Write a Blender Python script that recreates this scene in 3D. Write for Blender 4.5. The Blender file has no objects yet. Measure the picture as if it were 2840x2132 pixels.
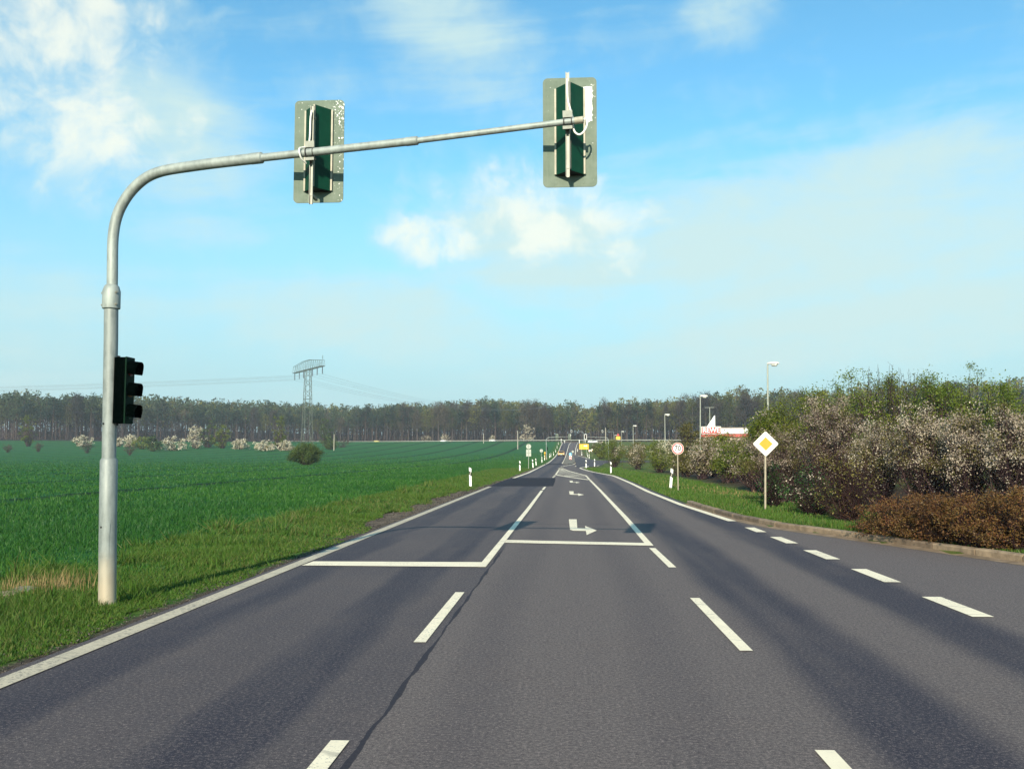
import bpy, math, random
import numpy as np
from mathutils import Vector, Matrix

random.seed(7)
RNG = np.random.default_rng(11)
scene = bpy.context.scene
COL = scene.collection
rad = math.radians

# ------------------------------------------------------------------ camera model (measured from the photograph)
F, CX, CY, H = 2568.0, 1420.0, 1066.0, 1.75
PIT = math.atan(192 / F)
YAW = math.atan(166 * math.cos(PIT) / F)
FV = Vector((-math.sin(YAW) * math.cos(PIT), math.cos(YAW) * math.cos(PIT), math.sin(PIT)))
RV = Vector((math.cos(YAW), math.sin(YAW), 0))
UV = RV.cross(FV)
CAM = Vector((0, 0, H))


def sstep(t):
    t = np.clip(t, 0, 1)
    return t * t * (3 - 2 * t)


def prof(Y):
    Y = np.asarray(Y, float)
    a = 9e-5 * np.clip(Y - 150, 0, 235) ** 2
    b = .0423 * np.clip(Y - 385, 0, 50)
    c = .0423 * 30 * (1 - np.exp(-np.clip(Y - 435, 0, None) / 30))
    return a + b + c


KERB = [(4.02, 33), (4.12, 29.5), (4.28, 27), (4.42, 25.3), (4.84, 22.7), (5.5, 20.7), (6.24, 18.6), (6.76, 17.1),
        (7.24, 15.6), (7.8, 13.8), (8.5, 11.7), (9.6, 9), (11.5, 5.5), (14.5, 2), (20, -2), (30, -5)]
KY = np.array([k[1] for k in KERB][::-1]); KX = np.array([k[0] for k in KERB][::-1])
EDR = [(-40, 4.6), (24.7, 4.13), (32.4, 3.74), (43.3, 3.55), (56, 3.52), (71, 3.36), (75, 3.28), (81, 2.75), (89, 2.07), (97, 1.62),
       (105.5, 1.26), (113, 1.05)]
EDR_Y = np.array([e[0] for e in EDR]); EDR_X = np.array([e[1] for e in EDR])
EDL = [(-40, -4.36), (50, -4.36), (67, -4.2), (85, -4.0), (107, -4.1), (150, -4.36), (214, -4.56), (280, -4.5), (335, -4.55),
       (391, -4.5), (415, -4.3), (430, -4.3)]
EDL_Y = np.array([e[0] for e in EDL]); EDL_X = np.array([e[1] for e in EDL])


def terrain(x, Y):
    x = np.asarray(x, float); Y = np.asarray(Y, float)
    z = prof(Y)
    kx = np.interp(Y, KY, KX)
    z = z + 0.11 * sstep((x - kx - .12) / .25) * sstep((40 - Y) / 8)
    z = z + 0.55 * sstep((x - 8.5) / 7) * sstep((110 - Y) / 40) * sstep((Y - 8) / 10)
    z = z + 10 * sstep((x - 60) / 170) * sstep((Y - 320) / 190)
    z = z + 4 * sstep((-x - 150) / 200) * sstep((Y - 400) / 200)
    z = z + 10 * sstep((Y - 540) / 300)
    return z


def T(x, Y):
    return float(terrain(x, Y))


def ray(sx, sy):
    return FV * F + RV * (sx - CX) + UV * (CY - sy)


def P(sx, sy, Y):
    r = ray(sx, sy)
    return CAM + r * (Y / r.y)


def G(sx, sy):
    r = ray(sx, sy)
    Ys = np.concatenate([np.arange(3, 60, .03), np.arange(60, 520, .2)])
    zs = H + r.z / r.y * Ys; xs = r.x / r.y * Ys
    hit = np.nonzero(zs <= terrain(xs, Ys))[0]
    Y = Ys[hit[0]] if len(hit) else 432.0
    x = r.x / r.y * Y
    return Vector((x, Y, T(x, Y)))


# ------------------------------------------------------------------ node helpers
class NT:
    def __init__(s, tree):
        s.t = tree; s.n = tree.nodes; s.l = tree.links

    def new(s, typ, **kw):
        n = s.n.new(typ)
        for k, v in kw.items():
            setattr(n, k, v)
        return n

    def link(s, a, b):
        s.l.new(a, b)

    def put(s, inp, v):
        if isinstance(v, bpy.types.NodeSocket):
            s.l.new(v, inp)
        elif v is not None:
            inp.default_value = v

    def math(s, op, a, b=None, c=None, clamp=False):
        n = s.new('ShaderNodeMath', operation=op, use_clamp=clamp)
        s.put(n.inputs[0], a)
        if b is not None: s.put(n.inputs[1], b)
        if c is not None: s.put(n.inputs[2], c)
        return n.outputs[0]

    def ss(s, v, lo, hi, a=0.0, b=1.0):
        n = s.new('ShaderNodeMapRange', interpolation_type='SMOOTHSTEP')
        s.put(n.inputs[0], v)
        for i, q in enumerate((lo, hi, a, b)): s.put(n.inputs[i + 1], q)
        return n.outputs[0]

    def noise(s, vec, scale, detail=3, rough=.55, dist=0.0):
        n = s.new('ShaderNodeTexNoise')
        if vec is not None: s.link(vec, n.inputs['Vector'])
        n.inputs['Scale'].default_value = scale; n.inputs['Detail'].default_value = detail
        n.inputs['Roughness'].default_value = rough; n.inputs['Distortion'].default_value = dist
        return n.outputs['Fac']

    def mix(s, f, a, b, mode='MIX'):
        n = s.new('ShaderNodeMix', data_type='RGBA', blend_type=mode)
        s.put(n.inputs[0], f)
        for i, q in ((6, a), (7, b)):
            s.put(n.inputs[i], (*q, 1) if isinstance(q, tuple) and len(q) == 3 else q)
        return n.outputs[2]

    def sep(s, v):
        n = s.new('ShaderNodeSeparateXYZ'); s.link(v, n.inputs[0]); return n.outputs

    def comb(s, x, y, z):
        n = s.new('ShaderNodeCombineXYZ')
        for i, q in enumerate((x, y, z)): s.put(n.inputs[i], q)
        return n.outputs[0]


def new_mat(name):
    m = bpy.data.materials.new(name); m.use_nodes = True
    nt = NT(m.node_tree)
    b = m.node_tree.nodes['Principled BSDF']
    return m, nt, b


def basic(name, col, rough=.5, metal=0.0, var=.12, scale=6.0, spec=.5, dark=None, bump=0.0, bscale=40):
    """plain material with procedural tone variation and grime"""
    m, nt, b = new_mat(name)
    tc = nt.new('ShaderNodeTexCoord').outputs['Object']
    n = nt.noise(tc, scale, 5, .65)
    lo = tuple(c * (1 - var) for c in col) if dark is None else dark
    hi = tuple(min(1, c * (1 + var)) for c in col)
    c = nt.mix(nt.ss(n, .3, .7), lo, hi)
    nt.link(c, b.inputs['Base Color'])
    b.inputs['Roughness'].default_value = rough; b.inputs['Metallic'].default_value = metal
    b.inputs['Specular IOR Level'].default_value = spec
    if bump:
        bp = nt.new('ShaderNodeBump'); bp.inputs['Strength'].default_value = bump; bp.inputs['Distance'].default_value = .01
        nt.link(nt.noise(tc, bscale, 4), bp.inputs['Height']); nt.link(bp.outputs[0], b.inputs['Normal'])
    return m


def leafy(name, cols, rough=.6, trans=.25, spec=.25, patch=None, pscale=1.0, RV_=.35, far=False):
    """foliage: every leaf its own tone from a ramp, plus a slow drift through the crown"""
    m, nt, b = new_mat(name)
    g = nt.new('ShaderNodeNewGeometry')
    oi = nt.new('ShaderNodeObjectInfo')
    r = nt.math('ADD', g.outputs['Random Per Island'], nt.math('MULTIPLY', nt.math('SUBTRACT', oi.outputs['Random'], .5), RV_))
    if far:
        wn = nt.noise(g.outputs['Position'], .11, 3)
        r = nt.math('ADD', nt.math('MULTIPLY', nt.math('SUBTRACT', g.outputs['Random Per Island'], .5), .35), nt.math('MULTIPLY', nt.math('SUBTRACT', oi.outputs['Random'], .5), RV_))
        r = nt.math('ADD', nt.math('ADD', r, .5), nt.math('MULTIPLY', nt.math('SUBTRACT', wn, .5), 1.3))
    ramp = nt.new('ShaderNodeValToRGB')
    e = ramp.color_ramp.elements
    while len(e) < len(cols): e.new(.5)
    for i, c in enumerate(cols):
        e[i].position = i / (len(cols) - 1); e[i].color = (*c, 1)
    nt.link(nt.math('MULTIPLY', r, 1.0, clamp=True), ramp.inputs[0])
    c = ramp.outputs[0]
    tc = nt.new('ShaderNodeTexCoord').outputs['Object']
    n = nt.noise(tc, pscale, 3)
    c = nt.mix(nt.ss(n, .35, .65, 0, .55), c, tuple(v * .62 for v in cols[0]) if patch is None else patch)
    nt.link(c, b.inputs['Base Color'])
    b.inputs['Roughness'].default_value = rough; b.inputs['Specular IOR Level'].default_value = spec
    out = nt.n['Material Output']
    if trans > 0:
        tr = nt.new('ShaderNodeBsdfTranslucent'); nt.link(c, tr.inputs[0])
        ms = nt.new('ShaderNodeMixShader'); ms.inputs[0].default_value = trans
        nt.link(b.outputs[0], ms.inputs[1]); nt.link(tr.outputs[0], ms.inputs[2]); nt.link(ms.outputs[0], out.inputs[0])
    return m


# ------------------------------------------------------------------ object helpers
def tag(o, label=None, cat=None, group=None, kind=None):
    if label: o['label'] = label
    if cat: o['category'] = cat
    if group: o['group'] = group
    if kind: o['kind'] = kind
    return o


def thing(name, label, cat, loc, rz=0.0, group=None):
    o = bpy.data.objects.new(name, None); COL.objects.link(o)
    o.location = loc; o.rotation_euler = (0, 0, rz); o.empty_display_size = .3
    return tag(o, label, cat, group)


def link_mesh(name, me, mat, parent=None):
    o = bpy.data.objects.new(name, me); COL.objects.link(o)
    if mat is not None and not me.materials: me.materials.append(mat)
    if parent is not None: o.parent = parent
    return o


KIDS = {}


def children(o):
    return [c for c in bpy.data.objects if c.parent == o]


def copy_tree(o, loc=None, rz=None, label=None, group=None, skip=(), kids=None):
    c = o.copy(); COL.objects.link(c)
    if loc is not None: c.location = loc
    if rz is not None: c.rotation_euler = (0, 0, rz)
    if label: c['label'] = label
    if group: c['group'] = group

    def rec(src, dst):
        for ch in (kids or {}).get(src.name) or children(src):
            if ch.name.split('.')[0] in skip: continue
            d = ch.copy(); COL.objects.link(d); d.parent = dst
            d.matrix_parent_inverse = ch.matrix_parent_inverse.copy()
            rec(ch, d)
    rec(o, c)
    return c


class MB:
    def __init__(s):
        s.v = []; s.f = []

    def add(s, vs, fs):
        b = len(s.v); s.v += [tuple(v) for v in vs]; s.f += [tuple(i + b for i in f) for f in fs]; return s

    def box(s, c, d, rot=None):
        c = Vector(c)
        vs = [Vector((x * d[0] / 2, y * d[1] / 2, z * d[2] / 2)) for x in (-1, 1) for y in (-1, 1) for z in (-1, 1)]
        if rot is not None: vs = [rot @ v for v in vs]
        return s.add([v + c for v in vs], [(0, 1, 3, 2), (4, 6, 7, 5), (0, 4, 5, 1), (2, 3, 7, 6), (0, 2, 6, 4), (1, 5, 7, 3)])

    def tube(s, pts, r, n=12, caps=True):
        pts = [Vector(p) for p in pts]
        rs = r if isinstance(r, (list, tuple)) else [r] * len(pts)
        tg = []
        for i in range(len(pts)):
            a = pts[max(0, i - 1)]; b = pts[min(len(pts) - 1, i + 1)]
            d = b - a
            tg.append(d.normalized() if d.length > 1e-9 else (tg[-1] if tg else Vector((0, 0, 1))))
        ref = Vector((0, 0, 1)) if abs(tg[0].z) < .9 else Vector((1, 0, 0))
        u = tg[0].cross(ref).normalized()
        vs, fs = [], []
        for i, p in enumerate(pts):
            u = (u - tg[i] * u.dot(tg[i])).normalized(); w = tg[i].cross(u)
            for k in range(n):
                a = 2 * math.pi * k / n
                vs.append(p + (u * math.cos(a) + w * math.sin(a)) * rs[i])
        for i in range(len(pts) - 1):
            for k in range(n):
                fs.append((i * n + k, i * n + (k + 1) % n, (i + 1) * n + (k + 1) % n, (i + 1) * n + k))
        if caps:
            fs.append(tuple(reversed(range(n)))); fs.append(tuple((len(pts) - 1) * n + k for k in range(n)))
        return s.add(vs, fs)

    def prism(s, poly, off):
        off = Vector(off); poly = [Vector(p) for p in poly]; n = len(poly)
        fs = [tuple(range(n)), tuple(reversed(range(n, 2 * n)))]
        fs += [(i, n + i, n + (i + 1) % n, (i + 1) % n) for i in range(n)]
        return s.add(poly + [p + off for p in poly], fs)

    def poly(s, pts):
        return s.add(pts, [tuple(range(len(pts)))])

    def build(s, name, mat, parent=None, smooth=35, bevel=0.0):
        me = bpy.data.meshes.new(name)
        me.from_pydata([tuple(v) for v in s.v], [], s.f)
        import bmesh
        bm = bmesh.new(); bm.from_mesh(me)
        if bevel:
            ed = [e for e in bm.edges if len(e.link_faces) == 2 and e.calc_face_angle(0) > .6]
            bmesh.ops.bevel(bm, geom=ed, offset=bevel, segments=2, affect='EDGES', profile=.5)
        bmesh.ops.recalc_face_normals(bm, faces=bm.faces)
        bm.to_mesh(me); bm.free()
        if smooth:
            me.shade_smooth(); me.set_sharp_from_angle(angle=rad(smooth))
        me.update()
        return link_mesh(name, me, mat, parent)


def np_mesh(name, verts, faces, mats, mat_idx=None, smooth=False):
    """verts (n,3); faces (m,k)"""
    me = bpy.data.meshes.new(name)
    faces = np.asarray(faces, np.int32); m, k = faces.shape
    me.vertices.add(len(verts)); me.vertices.foreach_set('co', np.asarray(verts, np.float32).ravel())
    me.loops.add(m * k); me.loops.foreach_set('vertex_index', faces.ravel())
    me.polygons.add(m)
    me.polygons.foreach_set('loop_start', np.arange(0, m * k, k, dtype=np.int32))
    me.polygons.foreach_set('loop_total', np.full(m, k, np.int32))
    for x in (mats if isinstance(mats, (list, tuple)) else [mats]): me.materials.append(x)
    if mat_idx is not None: me.polygons.foreach_set('material_index', np.asarray(mat_idx, np.int32))
    if smooth: me.polygons.foreach_set('use_smooth', np.ones(m, bool))
    me.update(calc_edges=True)
    return me


def unit(a):
    return a / np.maximum(np.linalg.norm(a, axis=1, keepdims=True), 1e-9)


def np_sticks(A, B, ra, rb, sides=3):
    """many tapered sticks -> verts, quads"""
    n = len(A); d = unit(B - A)
    ref = np.where(np.abs(d[:, 2:3]) < .9, np.array([[0, 0, 1.]]), np.array([[1., 0, 0]]))
    u = unit(np.cross(d, ref)); w = np.cross(d, u)
    ra = np.broadcast_to(np.asarray(ra, float), (n,))[:, None]; rb = np.broadcast_to(np.asarray(rb, float), (n,))[:, None]
    rings = []
    for base, r in ((A, ra), (B, rb)):
        for k in range(sides):
            a = 2 * math.pi * k / sides
            rings.append(base + (u * math.cos(a) + w * math.sin(a)) * r)
    V = np.stack(rings, 1).reshape(-1, 3)
    off = (np.arange(n) * 2 * sides)[:, None]
    fs = [off + np.array([[k, (k + 1) % sides, sides + (k + 1) % sides, sides + k]]) for k in range(sides)]
    return V, np.concatenate(fs, 0)


def np_leaves(C, size, rng, up=.35, asp=.55, out=None):
    """diamond leaves (n quads) around centres"""
    n = len(C)
    nrm = rng.normal(size=(n, 3)); nrm = unit(nrm) + np.array([[0, 0, up]])
    if out is not None: nrm += out * .5
    nrm = unit(nrm)
    a = unit(np.cross(nrm, rng.normal(size=(n, 3)))); b = np.cross(nrm, a)
    s = np.broadcast_to(np.asarray(size, float), (n,))[:, None] * rng.uniform(.65, 1.3, (n, 1))
    fold = nrm * s * rng.uniform(-.12, .12, (n, 1))
    V = np.stack([C - a * s * .5, C + b * s * asp * .5 + fold, C + a * s * .5, C - b * s * asp * .5 + fold], 1).reshape(-1, 3)
    return V, np.arange(4 * n).reshape(n, 4)


def merge(parts):
    vs, fs, b = [], [], 0
    for v, f in parts:
        vs.append(v); fs.append(f + b); b += len(v)
    return np.concatenate(vs), np.concatenate(fs)


# ------------------------------------------------------------------ materials
def asphalt_mat(name, dark, mid, zones=True, grain=1.0):
    m, nt, b = new_mat(name)
    pos = nt.new('ShaderNodeNewGeometry').outputs['Position']
    X, Y, Z = nt.sep(pos)
    st = nt.comb(nt.math('MULTIPLY', X, 1.0), nt.math('MULTIPLY', Y, .06), 0)
    streak = nt.noise(st, 2.2, 4, .6)
    big = nt.noise(pos, .22, 3)
    med = nt.noise(pos, 3.0, 4, .65)
    if zones:
        ax = nt.math('ABSOLUTE', X)
        wob = nt.math('MULTIPLY', nt.math('SUBTRACT', big, .5), .5)
        t = nt.math('ABSOLUTE', nt.math('SUBTRACT', nt.math('ABSOLUTE', nt.math('ADD', nt.math('SUBTRACT', ax, 3.03), wob)), .84))
        track = nt.ss(t, .64, .24)
        inlane = nt.ss(ax, 1.2, 1.75)
        track = nt.math('MULTIPLY', track, inlane)
        track = nt.math('MULTIPLY', track, nt.ss(streak, .15, .6, .55, 1.0))
        leftside = nt.ss(nt.math('ADD', X, nt.math('MULTIPLY', nt.math('SUBTRACT', nt.noise(pos, 1.1, 3), .5), .10)), -1.25, -1.29)
        leftd = nt.math('MULTIPLY', leftside, nt.ss(big, .3, .75, .55, .35))
        tm = nt.math('MULTIPLY', nt.ss(nt.math('ABSOLUTE', nt.math('SUBTRACT', ax, .75)), .45, .05, 0, .22), nt.math('SUBTRACT', 1.0, inlane))
        f = nt.math('MAXIMUM', nt.math('MULTIPLY', track, .95), nt.math('MAXIMUM', leftd, tm))
        f = nt.math('ADD', f, nt.math('MULTIPLY', nt.math('SUBTRACT', streak, .5), .45))
        f = nt.math('ADD', f, nt.math('MULTIPLY', nt.math('SUBTRACT', med, .5), .3), clamp=True)
    else:
        f = nt.math('ADD', nt.math('MULTIPLY', streak, .6), nt.math('MULTIPLY', nt.math('SUBTRACT', med, .5), .5), clamp=True)
    c = nt.mix(f, mid, dark)
    # dusty, sun-bleached drift
    c = nt.mix(nt.ss(nt.noise(pos, .9, 5, .6), .45, .8, 0, .16 if grain > .3 else .02), c, (.135, .10, .085))
    # aggregate: dark pits and pale stones
    c = nt.mix(nt.ss(nt.noise(pos, 7.0, 4, .7), .52, .75, 0, .28), c, (.032, .023, .030))
    fine = nt.math('ADD', nt.math('MULTIPLY', nt.noise(pos, 120.0, 2, .7), .5), nt.math('MULTIPLY', nt.noise(pos, 36.0, 3, .75), .5))
    c = nt.mix(nt.ss(fine, .38, .52, .6 * grain, 0), c, (.010, .008, .013))
    c = nt.mix(nt.ss(fine, .52, .62, 0, .6 * grain), c, (.32, .25, .225))
    vo = nt.new('ShaderNodeTexVoronoi'); vo.inputs['Scale'].default_value = 3.1; nt.link(pos, vo.inputs['Vector'])
    chip = nt.math('MULTIPLY', nt.ss(vo.outputs['Distance'], .035, .02), nt.ss(nt.noise(pos, .8, 2), .55, .62))
    c = nt.mix(nt.math('MULTIPLY', chip, .8), c, (.45, .43, .38))
    if zones:
        # bitumen seam sealing the joint between the two surfaces, only in the junction
        n2 = nt.math('MULTIPLY', nt.math('SUBTRACT', nt.noise(nt.comb(0, Y, 0), 1.3, 5, .6), .5), .085)
        d = nt.math('ABSOLUTE', nt.math('ADD', nt.math('ADD', X, 1.275), n2))
        wid = nt.ss(nt.noise(nt.comb(3, Y, 0), .9, 3), .35, .7, .009, .03)
        seam = nt.math('MULTIPLY', nt.math('LESS_THAN', d, wid), nt.ss(Y, 18.5, 16))
        c = nt.mix(nt.math('MULTIPLY', seam, .85), c, (.018, .017, .026))
        # hairline cracks across the middle lane
        cy = nt.math('ABSOLUTE', nt.math('SUBTRACT', nt.math('ADD', Y, nt.math('MULTIPLY', nt.noise(nt.comb(X, 0, 0), .9, 5, .7), 1.6)), 24.1))
        crack = nt.math('MULTIPLY', nt.math('LESS_THAN', cy, .03), nt.ss(ax, 1.6, 1.2))
        c = nt.mix(nt.math('MULTIPLY', crack, .6), c, (.02, .02, .025))
    nt.link(c, b.inputs['Base Color'])
    nt.put(b.inputs['Roughness'], nt.ss(f, 0, 1, .88, .74)); b.inputs['Specular IOR Level'].default_value = .18
    bp = nt.new('ShaderNodeBump'); bp.inputs['Strength'].default_value = .5; bp.inputs['Distance'].default_value = .006
    nt.link(fine, bp.inputs['Height']); nt.link(bp.outputs[0], b.inputs['Normal'])
    return m


def paint_mat():
    m, nt, b = new_mat('road_paint')
    pos = nt.new('ShaderNodeNewGeometry').outputs['Position']
    c = nt.mix(nt.ss(nt.noise(pos, 2.0, 5, .65), .3, .75), (.90, .78, .57), (.80, .69, .50))
    worn = nt.math('MULTIPLY', nt.ss(nt.noise(pos, 45, 4, .75), .52, .66), nt.ss(nt.noise(pos, 1.1, 4), .35, .68, .12, 1.0))
    c = nt.mix(worn, c, (.2, .19, .18))
    # dirt and thin cracks
    w = nt.new('ShaderNodeTexWave'); w.inputs['Scale'].default_value = .55; w.inputs['Distortion'].default_value = 9
    w.inputs['Detail'].default_value = 3; w.bands_direction = 'Y'; nt.link(pos, w.inputs['Vector'])
    c = nt.mix(nt.math('MULTIPLY', nt.math('MULTIPLY', nt.ss(w.outputs['Fac'], .99, 1.0), .5), nt.ss(nt.noise(pos, .5, 2), .5, .56)), c, (.12, .115, .11))
    nt.link(c, b.inputs['Base Color']); b.inputs['Roughness'].default_value = .7; b.inputs['Specular IOR Level'].default_value = .3
    return m


def old_paint():
    m = paint_mat(); m.name = 'worn_road_paint'
    nt = NT(m.node_tree); b = m.node_tree.nodes['Principled BSDF']
    src = b.inputs['Base Color'].links[0].from_socket
    pos = nt.new('ShaderNodeNewGeometry').outputs['Position']
    c = nt.mix(1.0, src, (.62, .61, .60), 'MULTIPLY')
    wn = nt.math('MULTIPLY', nt.ss(nt.noise(pos, 22, 5, .75), .50, .62), nt.ss(nt.noise(pos, .7, 3), .35, .65, .25, .95))
    c = nt.mix(wn, c, (.16, .14, .125))
    nt.link(c, b.inputs['Base Color'])
    return m


def ground_mat():
    m, nt, b = new_mat('ground_soil_and_green')
    pos = nt.new('ShaderNodeNewGeometry').outputs['Position']
    X, Y, Z = nt.sep(pos)
    n1 = nt.noise(pos, .35, 5, .6); n2 = nt.noise(pos, 2.4, 5, .65); n3 = nt.noise(pos, 14, 4, .7); n0 = nt.noise(pos, .03, 4, .6)
    # crop
    crop = nt.mix(nt.ss(n2, .3, .7), (.014, .080, .018), (.032, .132, .030))
    crop = nt.mix(nt.ss(n0, .35, .65, 0, .6), crop, (.020, .115, .042))
    crop = nt.mix(nt.ss(n1, .42, .7, 0, .5), crop, (.040, .140, .028))
    crop = nt.mix(nt.ss(n3, .25, .5, .5, 0), crop, (.006, .025, .010))
    # sowing-machine lanes: soil shows through, about every twelve metres
    tl = nt.math('PINGPONG', nt.math('ADD', X, nt.math('ADD', 9.4, nt.math('MULTIPLY', nt.math('SUBTRACT', n1, .5), .9))), 6.0)
    tr = tl
    lane = nt.math('MULTIPLY', nt.math('MULTIPLY', nt.ss(tr, .95, .7), nt.ss(X, -11, -13)), nt.ss(n1, .3, .6, .35, 1.0))
    crop = nt.mix(nt.math('MULTIPLY', lane, .95), crop, (.006, .020, .008))
    # verge grass
    verge = nt.mix(nt.ss(n2, .3, .7), (.030, .085, .010), (.075, .150, .016))
    verge = nt.mix(nt.ss(n1, .55, .75, 0, .45), verge, (.13, .125, .04))
    verge = nt.mix(nt.ss(n3, .3, .5, .5, 0), verge, (.02, .03, .008))
    dirt = nt.mix(nt.ss(n3, .3, .7), (.040, .032, .028), (.115, .088, .066))
    dirt = nt.mix(nt.math('MULTIPLY', nt.ss(n2, .35, .65, 0, .8), nt.ss(Y, 18, 26)), dirt, (.23, .175, .125))
    fx = nt.math('ADD', X, nt.math('MULTIPLY', nt.math('SUBTRACT', n1, .5), 2.6))
    c = nt.mix(nt.ss(fx, -7.8, -6.2), crop, verge)
    sx = nt.math('ADD', nt.math('ADD', X, nt.math('MULTIPLY', nt.math('SUBTRACT', n2, .5), .55)),
                 nt.math('MULTIPLY', nt.math('MULTIPLY', nt.ss(Y, 16, 26), nt.ss(Y, 56, 46)), nt.math('MULTIPLY', n1, 1.9)))
    c = nt.mix(nt.ss(sx, -4.86, -4.66), c, dirt)
    # right verge: grass again, drier under the hedge
    rx = nt.math('ADD', X, nt.math('MULTIPLY', nt.math('SUBTRACT', n2, .5), .8))
    gr = nt.mix(nt.ss(n2, .35, .7), (.040, .095, .014), (.085, .130, .022))
    gr = nt.mix(nt.ss(n1, .45, .7, 0, .8), gr, (.22, .135, .05))
    c = nt.mix(nt.ss(rx, 2.5, 4.5), c, gr)
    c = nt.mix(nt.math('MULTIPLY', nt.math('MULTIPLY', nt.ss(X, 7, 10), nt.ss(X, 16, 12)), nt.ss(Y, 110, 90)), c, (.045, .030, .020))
    # woodland floor
    wd = nt.mix(nt.ss(n2, .3, .7), (.022, .017, .018), (.045, .033, .028))
    c = nt.mix(nt.ss(nt.math('ADD', Y, nt.math('MULTIPLY', nt.math('SUBTRACT', n0, .5), 30)), 452, 470), c, wd)
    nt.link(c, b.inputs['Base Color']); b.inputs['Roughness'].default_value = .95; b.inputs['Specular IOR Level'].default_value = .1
    bp = nt.new('ShaderNodeBump'); bp.inputs['Strength'].default_value = .8; bp.inputs['Distance'].default_value = .08
    nt.link(n3, bp.inputs['Height']); nt.link(bp.outputs[0], b.inputs['Normal'])
    return m


def galv_mat(name, base, rust=False):
    m, nt, b = new_mat(name)
    tc = nt.new('ShaderNodeTexCoord').outputs['Object']
    X, Y, Z = nt.sep(tc)
    st = nt.comb(nt.math('MULTIPLY', X, 1), nt.math('MULTIPLY', Y, 1), nt.math('MULTIPLY', Z, .35))
    n = nt.noise(st, 14, 5, .65); n2 = nt.noise(tc, 3, 4)
    vo = nt.new('ShaderNodeTexVoronoi'); vo.inputs['Scale'].default_value = 42; nt.link(tc, vo.inputs['Vector'])
    c = nt.mix(nt.ss(n, .3, .72), tuple(v * .78 for v in base), tuple(v * 1.14 for v in base))
    c = nt.mix(nt.ss(n2, .5, .75, 0, .35), c, tuple(v * .6 for v in base))
    c = nt.mix(nt.ss(vo.outputs['Distance'], .25, .05, 0, .4), c, tuple(min(1, v * 1.5) for v in base))
    if rust:
        low = nt.ss(nt.math('ADD', Z, nt.math('MULTIPLY', nt.math('SUBTRACT', n2, .5), .5)), .75, .1, 0, .75)
        c = nt.mix(low, c, (.46, .37, .25))
    nt.link(c, b.inputs['Base Color'])
    b.inputs['Metallic'].default_value = .25; nt.put(b.inputs['Roughness'], nt.ss(n, .3, .7, .5, .68))
    return m


def plate_mat(name, patch):
    m, nt, b = new_mat(name)
    tc = nt.new('ShaderNodeTexCoord').outputs['Object']
    X, Y, Z = nt.sep(tc)
    n = nt.noise(tc, 5, 5, .65)
    c = nt.mix(nt.ss(n, .3, .7), (.125, .160, .122), (.170, .205, .160))
    c = nt.mix(nt.ss(nt.noise(nt.comb(nt.math('MULTIPLY', X, 30), Y, nt.math('MULTIPLY', Z, 1.2)), 1, 3), .5, .8, 0, .3), c, (.22, .245, .20))
    # small white spots, thickest toward the upper right corner
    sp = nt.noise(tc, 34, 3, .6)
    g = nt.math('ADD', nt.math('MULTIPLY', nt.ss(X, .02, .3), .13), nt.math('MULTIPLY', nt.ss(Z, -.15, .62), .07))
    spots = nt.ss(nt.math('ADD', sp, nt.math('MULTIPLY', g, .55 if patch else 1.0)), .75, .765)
    if patch:  # upright white patch with a ragged edge, upper right of the board
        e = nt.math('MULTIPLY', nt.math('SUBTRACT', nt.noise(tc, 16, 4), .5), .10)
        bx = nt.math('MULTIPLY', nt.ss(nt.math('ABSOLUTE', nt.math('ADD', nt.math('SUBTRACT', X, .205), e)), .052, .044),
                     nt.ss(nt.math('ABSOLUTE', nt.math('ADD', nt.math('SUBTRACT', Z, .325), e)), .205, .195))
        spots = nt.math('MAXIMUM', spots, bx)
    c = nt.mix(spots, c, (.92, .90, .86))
    nt.link(c, b.inputs['Base Color']); b.inputs['Roughness'].default_value = .7; b.inputs['Specular IOR Level'].default_value = .12
    return m


M = {}
M['asphalt'] = asphalt_mat('road_asphalt', (.035, .030, .041), (.132, .109, .103))
M['asphalt_side'] = asphalt_mat('side_asphalt', (.04, .038, .05), (.075, .07, .075), zones=False)
M['asphalt_patch'] = asphalt_mat('fresh_asphalt', (.008, .006, .012), (.014, .011, .018), zones=False, grain=.2)
M['paint'] = paint_mat()
M['paint_old'] = old_paint()
M['ground'] = ground_mat()
M['kerb'] = basic('kerb_stone', (.225, .165, .112), .85, 0, .3, 5, .3, bump=.4)
_nt = NT(M['kerb'].node_tree); _b = M['kerb'].node_tree.nodes['Principled BSDF']
_src = _b.inputs['Base Color'].links[0].from_socket; _oi = _nt.new('ShaderNodeObjectInfo')
_nt.link(_nt.mix(1.0, _src, _nt.mix(_oi.outputs['Random'], (.62, .60, .60), (1.2, 1.18, 1.12)), 'MULTIPLY'), _b.inputs['Base Color'])
M['gutter'] = basic('gutter_dust', (.22, .155, .10), .95, 0, .3, 3, .2, bump=.4)
M['island'] = basic('island_paving', (.19, .165, .13), .9, 0, .2, 1.5, .2)
M['galv'] = galv_mat('galvanised_steel', (.235, .26, .245), True)
M['galv_arm'] = galv_mat('galvanised_arm', (.30, .33, .305))
M['galv_far'] = galv_mat('galvanised_pale', (.36, .37, .31))
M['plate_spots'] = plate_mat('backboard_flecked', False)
M['plate_patch'] = plate_mat('backboard_white_patch', True)
M['sig_green'] = basic('signal_green_plastic', (.002, .040, .021), .55, 0, .15, 8, .2)
M['sig_edge'] = basic('signal_edge_green', (.001, .014, .006), .7, 0, .15, 8, .1)
M['sig_dark'] = basic('signal_dark_green', (.0005, .0014, .0012), .9, 0, .15, 8, .0)
M['black'] = basic('black_plastic', (.012, .012, .013), .5, spec=.2)
M['strip'] = basic('beige_strip', (.36, .33, .25), .6, 0, .15, 12)
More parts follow.
